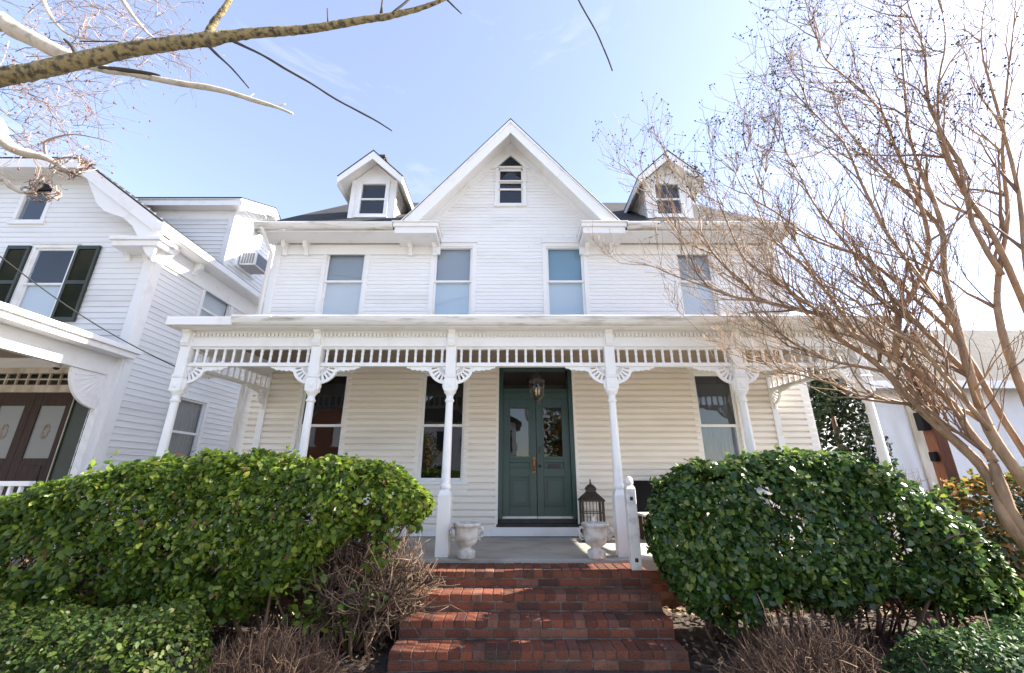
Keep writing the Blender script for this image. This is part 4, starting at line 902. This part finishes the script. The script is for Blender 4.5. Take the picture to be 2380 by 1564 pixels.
hedge('leafy_shrub', 'shrub with orange and green leaves behind the leaning trunks at the right edge', M['leafo'], 5.5, 8.2, 5.4, 6.6, lambda x: .4, lerp_tab([(5.5, 1.1), (6.3, 1.75), (8.2, 2.0)]), 9000, .075, 8, stems=14, gap=.0, cat='shrub')
hedge('low_shrub', 'low glossy shrub past the right end of the glossy hedge', M['leafd'], 4.2, 5.6, 4.0, 4.6, lambda x: .15, lerp_tab([(4.2, .4), (4.6, .58), (5.6, .62)]), 5000, .075, 12, stems=6, cat='shrub')

# twiggy bare end of the left hedge and the two dried bushes
def dry_bush(name, label, cx, cy, rx, ry_, h, n, seed, m_, cat='shrub', lean=(0, 0), fork=3, r0=.006, base=.25, long=1):
    t = thing(name, (cx, cy, gz(cx, cy)), label, cat); r_ = random.Random(seed); m = MB(); z0 = gz(cx, cy)-.03
    for k in range(n):
        a = r_.uniform(0, 2*math.pi); q = math.sqrt(r_.random()); b = Vector((cx+q*rx*base*math.cos(a), cy+q*ry_*base*math.sin(a), z0))
        tip = Vector((cx+lean[0]+q*rx*math.cos(a)*r_.uniform(.7, 1.2), cy+lean[1]+q*ry_*math.sin(a), z0+h*(1-.45*q*q)*r_.uniform(.55, 1.05)))
        mid = b.lerp(tip, .5)+Vector((r_.uniform(-.10, .10), r_.uniform(-.10, .10), r_.uniform(.0, .10)))
        rr = r0*r_.choice((.5, .7, .9, 1.5)); mj = lambda: Vector((r_.gauss(0, .03), r_.gauss(0, .03), r_.gauss(0, .02)))
        m.tube([b, b.lerp(mid, .5)+mj(), mid, mid.lerp(tip, .5)+mj(), tip], [rr, rr*.85, rr*.7, rr*.5, rr*.3], 4)
        for w_ in range(fork):
            s0 = mid.lerp(tip, r_.uniform(-.4, .8)); dd = Vector((r_.gauss(0, 1), r_.gauss(0, 1), r_.gauss(.3, .8))).normalized(); ln_ = r_.uniform(.08, .25)*long; pp = [s0]
            for q_ in range(3): dd = (dd + Vector((r_.gauss(0, .4), r_.gauss(0, .4), r_.gauss(.05, .4)))).normalized(); pp.append(pp[-1]+dd*ln_/3)
            m.tube(pp, [rr*.5, rr*.42, rr*.34, rr*.25], 3)
    m.build('twigs', m_, t); return t
dry_bush('dried_bush', 'dry reddish-brown twiggy bush left of the steps beneath the bare hedge end', -1.80, 3.70, .60, .42, .70, 620, 21, M['drytwig'], r0=.005, fork=5, base=.55)
dry_bush('dried_bush', 'dry brown grassy bush right of the steps below the glossy hedge', 2.25, 3.70, .70, .45, .78, 700, 22, M['drytwig'], r0=.004, fork=4, base=.5)
dry_bush('bare_shrub', 'tangle of bare brown stems under the right end of the left hedge', -1.50, 4.62, .66, .45, 1.2, 170, 23, M['hedgetwig'], lean=(.10, 0), r0=.010, fork=12, base=.3, long=1.7)

sprig_pos = []; sprig_n = []
for u, v_, k, s_ in ((850, 1390, 60, .07), (880, 1300, 25, .06), (800, 1450, 35, .06), (740, 1410, 90, .13), (690, 1330, 120, .15), (900, 1250, 60, .08), (960, 1215, 50, .05)):
    c_ = P(u, v_, 4.35)
    for q in range(k): sprig_pos.append(c_ + Vector((nr.normal(0, s_), nr.normal(0, s_*.7), nr.normal(0, s_*.7)))); sprig_n.append((.2, -.6, .6))
v, f = leaves(np.array(sprig_pos), np.array(sprig_n), .065); tag(np_obj('leafy_sprigs', v, f, M['leaf'], [o for o in col.objects if o.name == 'bare_shrub'][0]), kind='stuff')
# leaf litter on the ground
n = 9000; pos = np.zeros((n, 3)); pos[:, 0] = nr.uniform(-5.5, 6, n); pos[:, 1] = nr.uniform(2.8, 5.5, n)
k = ~((pos[:, 0] > -1.08) & (pos[:, 0] < 1.53)); pos = pos[k]
pos[:, 2] = [gz(x, y)+.02+.03*noise.noise(Vector((x*1.7, y*1.7, 0)))+rnd.random()*.02 for x, y in pos[:, :2]]
v, f = leaves(pos, np.tile([0, 0, 1.], (len(pos), 1)), .055, jit=.35)
tag(np_obj('leaf_litter', v, f, M['litter']), 'dry brown leaves scattered over the bed beneath the hedges', 'leaf litter', kind='stuff')

# evergreen behind the right porch end
ev = thing('evergreen_tree', (6.75, 8.9, .36), 'dense dark evergreen tree between the house and the stucco building', 'tree')
m = MB(); m.tube([(6.75, 8.9, .3), (6.77, 8.9, 2), (6.75, 8.92, 3.5)], [.10, .07, .03], 8); m.build('trunk', M['twig'], ev)
pos = []; nn = []; r_ = random.Random(4)
while len(pos) < 7500:
    z = r_.uniform(.6, 3.95); rad = .78*(1-((z-1.9)/2.15)**2) if z > 1.9 else .78
    a = r_.uniform(0, 6.283); lump = 1+.35*nz((math.cos(a)*1.5, math.sin(a)*1.5, z), 1.6)
    if nz((math.cos(a)*2, math.sin(a)*2, z*1.5), 2.0) < -.18: continue
    d = max(rad, .1)*lump*(1-r_.random()**2*.5); pos.append((6.75+d*math.cos(a), 8.9+d*math.sin(a), z)); nn.append((math.cos(a), math.sin(a), .5))
v, f = leaves(np.array(pos), np.array(nn), .085); np_obj('crown', v, f, M['leafe'], ev)
dry_bush('bare_shrub', 'grey-brown bare shrub in front of the evergreen, above the glossy hedge', 7.2, 8.1, .5, .4, 1.75, 160, 31, M['twig'], r0=.009, fork=5)

# ------------------------------------------------------------------ crape myrtle at the right
def smooth(pts, k=3):
    out = []
    n = len(pts)
    for i in range(n-1):
        p0, p1, p2, p3 = pts[max(i-1, 0)], pts[i], pts[i+1], pts[min(i+2, n-1)]
        for q in range(k):
            t = q/k; out.append(.5*((2*p1) + (p2-p0)*t + (2*p0-5*p1+4*p2-p3)*t*t + (3*p1-p0-3*p2+p3)*t**3))
    out.append(pts[-1]); return out
cm = thing('crape_myrtle', (4.9, 3.9, .05), 'bare multi-stemmed crape myrtle fanning brown branches across the right side', 'tree')
base = Vector((5.0, 3.95, .05))
stems = [
 (.062, 3.9, 4.7, [(2345, 1225), (2303, 1103), (2239, 1046), (2176, 983), (2128, 935), (2065, 866), (2018, 821), (1954, 786), (1916, 742), (1859, 722), (1836, 716), (1765, 702), (1712, 685), (1672, 673), (1618, 657), (1578, 648), (1543, 631), (1512, 615), (1470, 612)]),
 (.06, 3.85, 4.4, [(2379, 1235), (2315, 1100), (2300, 1062), (2255, 1002), (2224, 945), (2176, 910), (2135, 875), (2081, 834), (2037, 808), (1996, 786), (1939, 748), (1907, 720), (1859, 691), (1800, 650), (1740, 600), (1700, 540), (1680, 480), (1700, 420), (1735, 350)]),
 (.07, 3.8, 3.7, [(2379, 1130), (2300, 1000), (2260, 880), (2220, 760), (2200, 640), (2180, 520), (2140, 400), (2120, 300), (2100, 200), (2090, 60), (2110, -60)]),
 (.055, 3.7, 3.5, [(2400, 960), (2330, 760), (2330, 640), (2350, 500), (2340, 350), (2330, 200), (2360, 60), (2350, -80)]),
 (.05, 3.7, 3.4, [(2420, 800), (2300, 560), (2240, 430), (2200, 320), (2180, 200), (2200, 80), (2170, -60)]),
 (.045, 3.9, 4.3, [(2330, 980), (2250, 800), (2130, 690), (2000, 600), (1900, 560), (1800, 500), (1740, 450), (1700, 380)]),
 (.05, 3.6, 3.2, [(2460, 900), (2390, 650), (2370, 450), (2300, 250), (2280, 100), (2300, -50)]),
 (.03, 4.1, 4.8, [(2224, 957), (2145, 945), (2050, 929), (1986, 910), (1939, 894), (1859, 872), (1800, 862), (1740, 815), (1640, 790)])]
sub = [
 (.020, 4.55, 4.9, [(1765, 702), (1737, 664), (1688, 622), (1658, 589), (1644, 563), (1629, 535), (1625, 488), (1600, 450), (1565, 400), (1545, 345)]),
 (.014, 4.7, 4.9, [(1658, 589), (1608, 570), (1571, 530), (1547, 495), (1524, 465), (1500, 430)]),
 (.045, 4.1, 3.7, [(2081, 834), (2085, 780), (2090, 730), (2110, 700), (2140, 640), (2160, 560), (2130, 450), (2080, 340), (2050, 260), (1980, 190), (1920, 140), (1900, 90)]),
 (.035, 3.85, 4.2, [(2260, 880), (2180, 800), (2100, 720), (2030, 640), (1960, 560), (1890, 470), (1850, 390), (1810, 330)]),
 (.028, 3.85, 3.9, [(2220, 760), (2150, 660), (2060, 540), (2000, 420), (1960, 330), (1880, 250), (1870, 180), (1900, 120)]),
 (.03, 4.3, 4.6, [(1996, 786), (1930, 690), (1860, 610), (1800, 560), (1760, 480), (1780, 400)]),
 (.03, 3.6, 3.5, [(2330, 640), (2260, 520), (2230, 380), (2160, 250), (2150, 120), (2120, 40), (2100, -30)]),
 (.03, 3.9, 4.1, [(2180, 520), (2100, 440), (2040, 380), (1960, 290), (1940, 220)]),
 (.024, 4.2, 4.4, [(2065, 866), (1990, 850), (1920, 835), (1850, 800), (1820, 780), (1790, 740)]),
 (.028, 3.7, 3.9, [(2300, 1000), (2200, 880), (2130, 800), (2050, 760), (1990, 700), (1900, 640), (1850, 560)])]
r_ = random.Random(5); trunk = MB(); br = MB(); tw = MB(); tips = []
def grow(p, d, ln, r, lv):
    n = 4; pts = [p.copy()]; q = p.copy(); dd = d.normalized()
    for i in range(n):
        dd = (dd + Vector((r_.gauss(0, .16), r_.gauss(0, .16), r_.gauss(.10, .14)))).normalized(); q = q + dd*ln/n; pts.append(q.copy())
    rr = [max(.0026, r*(1-.72*i/n)) for i in range(n+1)]
    (br if r > .012 else tw).tube(pts, rr, 5 if r > .012 else 4 if r > .006 else 3)
    if lv == 0: tips.append((q, dd)); return
    for k in range(r_.choice((3, 3, 4, 4))):
        i = r_.randrange(1, n+1); ang = Vector((r_.gauss(0, 1), r_.gauss(0, 1), r_.gauss(.35, .8))).normalized()
        grow(pts[i], (dd*1.1 + ang*.8), ln*r_.uniform(.5, .85), rr[i]*.7, lv-1)
def shoot(path, r0, main):
    L_ = len(path)
    keep = lambda p: 1 if p.x > 2.9 else .62
    for i in range(2 if main else 1, L_, 1):
        t = i/L_; lv_ = 2 if path[i].x > 2.5 else 1
        if r_.random() < 1*keep(path[i]):
            tan = (path[min(i+1, L_-1)]-path[i-1]).normalized(); ang = Vector((r_.gauss(-.45, .65), r_.gauss(.1, .7), r_.gauss(.50, .6))).normalized()
            if r_.random() < .5*keep(path[i]): grow(path[i], tan*.7+Vector((r_.gauss(-.5, .6), r_.gauss(0, .7), r_.gauss(.6, .5))).normalized()*.9, r_.uniform(.5, .9), .007, 2)
            r = max(.009, r0*(1-t)*.5); grow(path[i], tan*.9+ang*.8, r_.uniform(.45, 1.0)*(1.15-.4*t), min(r, .018), lv_ if r_.random() < .8 else 1)
for r0, ya, yb, uv in stems:
    n = len(uv); pts = [P(u, v_, ya+(yb-ya)*(i/(n-1))**.8) for i, (u, v_) in enumerate(uv)]
    pts = [p + Vector((r_.gauss(0, .012), r_.gauss(0, .02), r_.gauss(0, .012))) for p in pts]
    st = [base + Vector((r_.uniform(-.12, .12), r_.uniform(-.1, .1), 0)), base.lerp(pts[0], .5)+Vector((.08, 0, .0))] if r0 > .035 else [pts[0]+Vector((.1, -.05, -.1))]
    path = smooth(st+pts, 3); N = len(path); trunk.tube(path, [max(.004, r0*.86*(1-(i/N)**.75*.95))*(1+.06*r_.uniform(-1, 1)) for i in range(N)], 9, .05); path = path[::2]
    shoot(path[3:], r0, True); grow(path[-1], path[-1]-path[-3], .5, .007, 2)
for r0, ya, yb, uv in sub:
    n = len(uv); pts = [P(u, v_, ya+(yb-ya)*i/(n-1)) for i, (u, v_) in enumerate(uv)]
    path = smooth(pts, 2); N = len(path); trunk.tube(path, [max(.004, r0*.8*(1-i/N*.92)) for i in range(N)], 7); shoot(path, r0, False); grow(path[-1], path[-1]-path[-3], .45, .007, 2)
trunk.build('trunk', M['crape'], cm); br.build('branches', M['crapetw'], cm); tw.build('twigs', M['crapetw'], cm)
caps = MB()
for q, d in tips:
    if q.z > 5.0 and r_.random() < .3:
        for k in range(r_.randrange(2, 6)):
            c_ = q + Vector((r_.gauss(0, .05), r_.gauss(0, .05), r_.gauss(.03, .05))); s_ = r_.uniform(.007, .013)
            caps.tube([q, c_], .002, 3); caps.lathe([(.001, -s_), (s_*.8, -s_*.5), (s_, 0), (s_*.7, s_*.6), (.001, s_)], c_, 5)
tag(caps.build('seed_capsules', M['capsule'], cm), kind='stuff')

# ------------------------------------------------------------------ overhanging tree, top left
ot = thing('overhanging_tree', (-8.6, 3.4, 0), 'bare tree reaching in from the upper left with one thick mossy limb', 'tree')
def limb(uv, y0, y1, mbx, n=8, extra=None, k=3, wob=.0):
    N = len(uv); pts = []; rad = []
    for i, (u, v_, w_) in enumerate(uv):
        p = P(u, v_, y0+(y1-y0)*i/max(1, N-1)); dep = p.y*cp + (p.z-CZ)*sp_; pts.append(p); rad.append(w_*.5*dep/FPX*.76)
    if extra: pts = extra + pts; rad = [rad[0]*1.25]*len(extra) + rad
    path = smooth(pts, k); rr = []
    for i in range(len(path)):
        t = i/k; a = min(int(t), len(rad)-1); b = min(a+1, len(rad)-1); rr.append((rad[a]+(rad[b]-rad[a])*(t-int(t)))*(1+wob*r_.uniform(-1, 1)))
    mbx.tube(path, rr, n, .09 if n >= 9 else .12); return path
m = MB(); m.tube(smooth([Vector((-8.6, 3.4, -.1)), Vector((-8.55, 3.4, 1.5)), Vector((-8.5, 3.42, 3.2)), Vector((-8.3, 3.5, 5)), Vector((-8.2, 3.8, 8))], 4), [.34 - .012*i for i in range(17)], 12); m.build('trunk', M['mossbark'], ot)
m = MB(); limb([(-20, 186, 50), (60, 170, 47), (120, 156, 45), (190, 140, 45), (250, 126, 43), (320, 112, 40), (400, 101, 38), (450, 95, 38), (490, 90, 40), (530, 84, 30), (600, 76, 27), (680, 71, 25), (740, 64, 22), (800, 54, 21), (860, 44, 19), (900, 38, 18), (950, 26, 15), (980, 18, 14), (1040, -6, 11), (1120, -50, 8)], 3.4, 3.5, m, 14, [Vector((-8.4, 3.42, 4.3)), Vector((-7.2, 3.4, 5.0))], 7, .03)
limb([(484, 88, 30), (490, 66, 22), (500, 48, 19), (515, 28, 17), (532, 2, 15), (545, -30, 13)], 3.45, 3.3, m, 8, wob=.04); m.build('mossy_limb', M['mossbark'], ot)
m = MB()
for uv, y0 in (([(522, 84, 14), (535, 92, 12), (560, 104, 9), (610, 128, 7), (660, 158, 8), (720, 192, 6), (780, 230, 6), (840, 262, 6), (880, 284, 5), (911, 304, 4)], 3.46), ([(478, 92, 14), (486, 108, 10), (510, 132, 7), (540, 160, 5), (578, 204, 4)], 3.43),
               ([(1040, 0, 6), (1056, 16, 5), (1073, 32, 3)], 3.5), ([(1335, -20, 6), (1352, 14, 5), (1385, 72, 5), (1402, 110, 5), (1414, 138, 5), (1423, 164, 4)], 3.2), ([(1200, -120, 9), (1270, -70, 8), (1335, -20, 6)], 3.3),
               ([(150, 92, 8), (168, 108, 12), (178, 130, 16), (186, 148, 18)], 3.42), ([(762, 50, 5), (761, 20, 4)], 3.5), ([(885, 36, 10), (888, 12, 6), (890, -10, 5)], 3.5), ([(912, 30, 7), (945, 4, 7), (960, -12, 6)], 3.5), ([(186, 96, 4), (250, 96, 4), (275, 97, 4), (284, 108, 4)], 3.45),
               ([(232, 158, 14), (262, 160, 15), (300, 164, 15), (340, 169, 11), (372, 175, 6)], 4.45)):
    m = MB(); limb(uv, y0, y0, m, 6, wob=.05); m.build('dark_twig', M['darktwig'], ot)
pm2 = MB(); ptw = MB()
limb([(-20, 52, 52), (30, 68, 48), (80, 92, 46), (130, 118, 42), (190, 144, 34), (250, 162, 22), (300, 170, 18), (360, 183, 18), (420, 194, 17), (480, 203, 17), (540, 217, 15), (600, 236, 13), (640, 248, 9), (680, 264, 6)], 4.4, 4.6, pm2, 10, [Vector((-8.6, 4.0, 7.0))], 3, .04)
for uv in ([(575, 228, 5), (590, 218, 3)], [(640, 246, 5), (664, 242, 3)]): limb(uv, 4.6, 4.6, pm2, 5)
limb([(-40, 280, 42), (0, 318, 36), (30, 345, 30), (70, 358, 24), (110, 368, 18), (150, 392, 12), (185, 400, 8)], 4.8, 5.0, pm2, 9, [Vector((-8.6, 4.2, 5.6))], 3, .05)
limb([(-30, 420, 14), (20, 432, 12), (60, 448, 10), (110, 420, 7), (135, 380, 5)], 4.9, 5.1, pm2, 7, [Vector((-8.6, 4.4, 4.6))], 3)
limb([(110, 372, 10), (103, 335, 8), (120, 322, 6), (170, 312, 4), (230, 322, 3), (262, 332, 2)], 5.0, 5.0, ptw, 5)
limb([(60, -60, 16), (90, -20, 14), (120, 40, 10), (160, 80, 6), (230, 95, 4)], 5.2, 5.4, pm2, 6)
limb([(250, -60, 16), (285, 0, 14), (320, 50, 10), (360, 90, 5), (420, 110, 3)], 5.4, 5.4, pm2, 6)
# tangled nest of shoots, and pale shoots against the sky
buds = MB()
for (u, v_), nn_, sp2, yy in (((165, 385), 26, 62, 5.0), ((100, 440), 22, 62, 5.05)):
    for k in range(nn_):
        a = r_.uniform(0, 6.28); pts = []
        for q in range(5):
            a += r_.uniform(-.9, .9)*1.2; pts.append(P(u+sp2*math.cos(a)*r_.uniform(.2, 1.0), v_+sp2*.55*math.sin(a)*r_.uniform(.2, 1), yy+r_.uniform(-.15, .15)))
        ptw.tube(smooth(pts, 2), r_.uniform(.004, .008), 4)
def pale_shoot(p, d, ln, r, lv):
    n = 4; pts = [p.copy()]; q = p.copy(); dd = d.normalized()
    for i in range(n): dd = (dd+Vector((r_.gauss(0, .16), r_.gauss(0, .16), r_.gauss(0, .16)))).normalized(); q = q+dd*ln/n; pts.append(q.copy())
    ptw.tube(pts, [max(.0025, r*(1-.7*i/n)) for i in range(n+1)], 3)
    if r_.random() < .25: c_ = pts[-1]; s_ = r_.uniform(.012, .025); buds.lathe([(.001, -s_), (s_*.7, -s_*.4), (s_*.6, s_*.4), (.001, s_)], c_, 5)
    if lv: 
        for k in range(r_.choice((2, 3, 4))): pale_shoot(pts[r_.randrange(1, n+1)], dd+Vector((r_.gauss(0, .7), r_.gauss(0, .7), r_.gauss(0, .7))), ln*r_.uniform(.45, .8), r*.6, lv-1)
for k in range(120):
    u, v_ = r_.uniform(-60, 400), r_.uniform(-60, 120) if r_.random() < .65 else r_.uniform(120, 340)
    if v_ > 120: u = r_.uniform(-80, 180)
    pale_shoot(P(u, v_, r_.uniform(5.0, 6.2)), Vector((r_.uniform(.2, 1), r_.uniform(-.3, .3), r_.uniform(-1, .3))), r_.uniform(.5, 1.1), r_.uniform(.006, .011), 2)
pm2.build('pale_limb', M['palebark'], ot); ptw.build('pale_twigs', M['paletwig'], ot); tag(buds.build('buds', M['bud'], ot), kind='stuff')
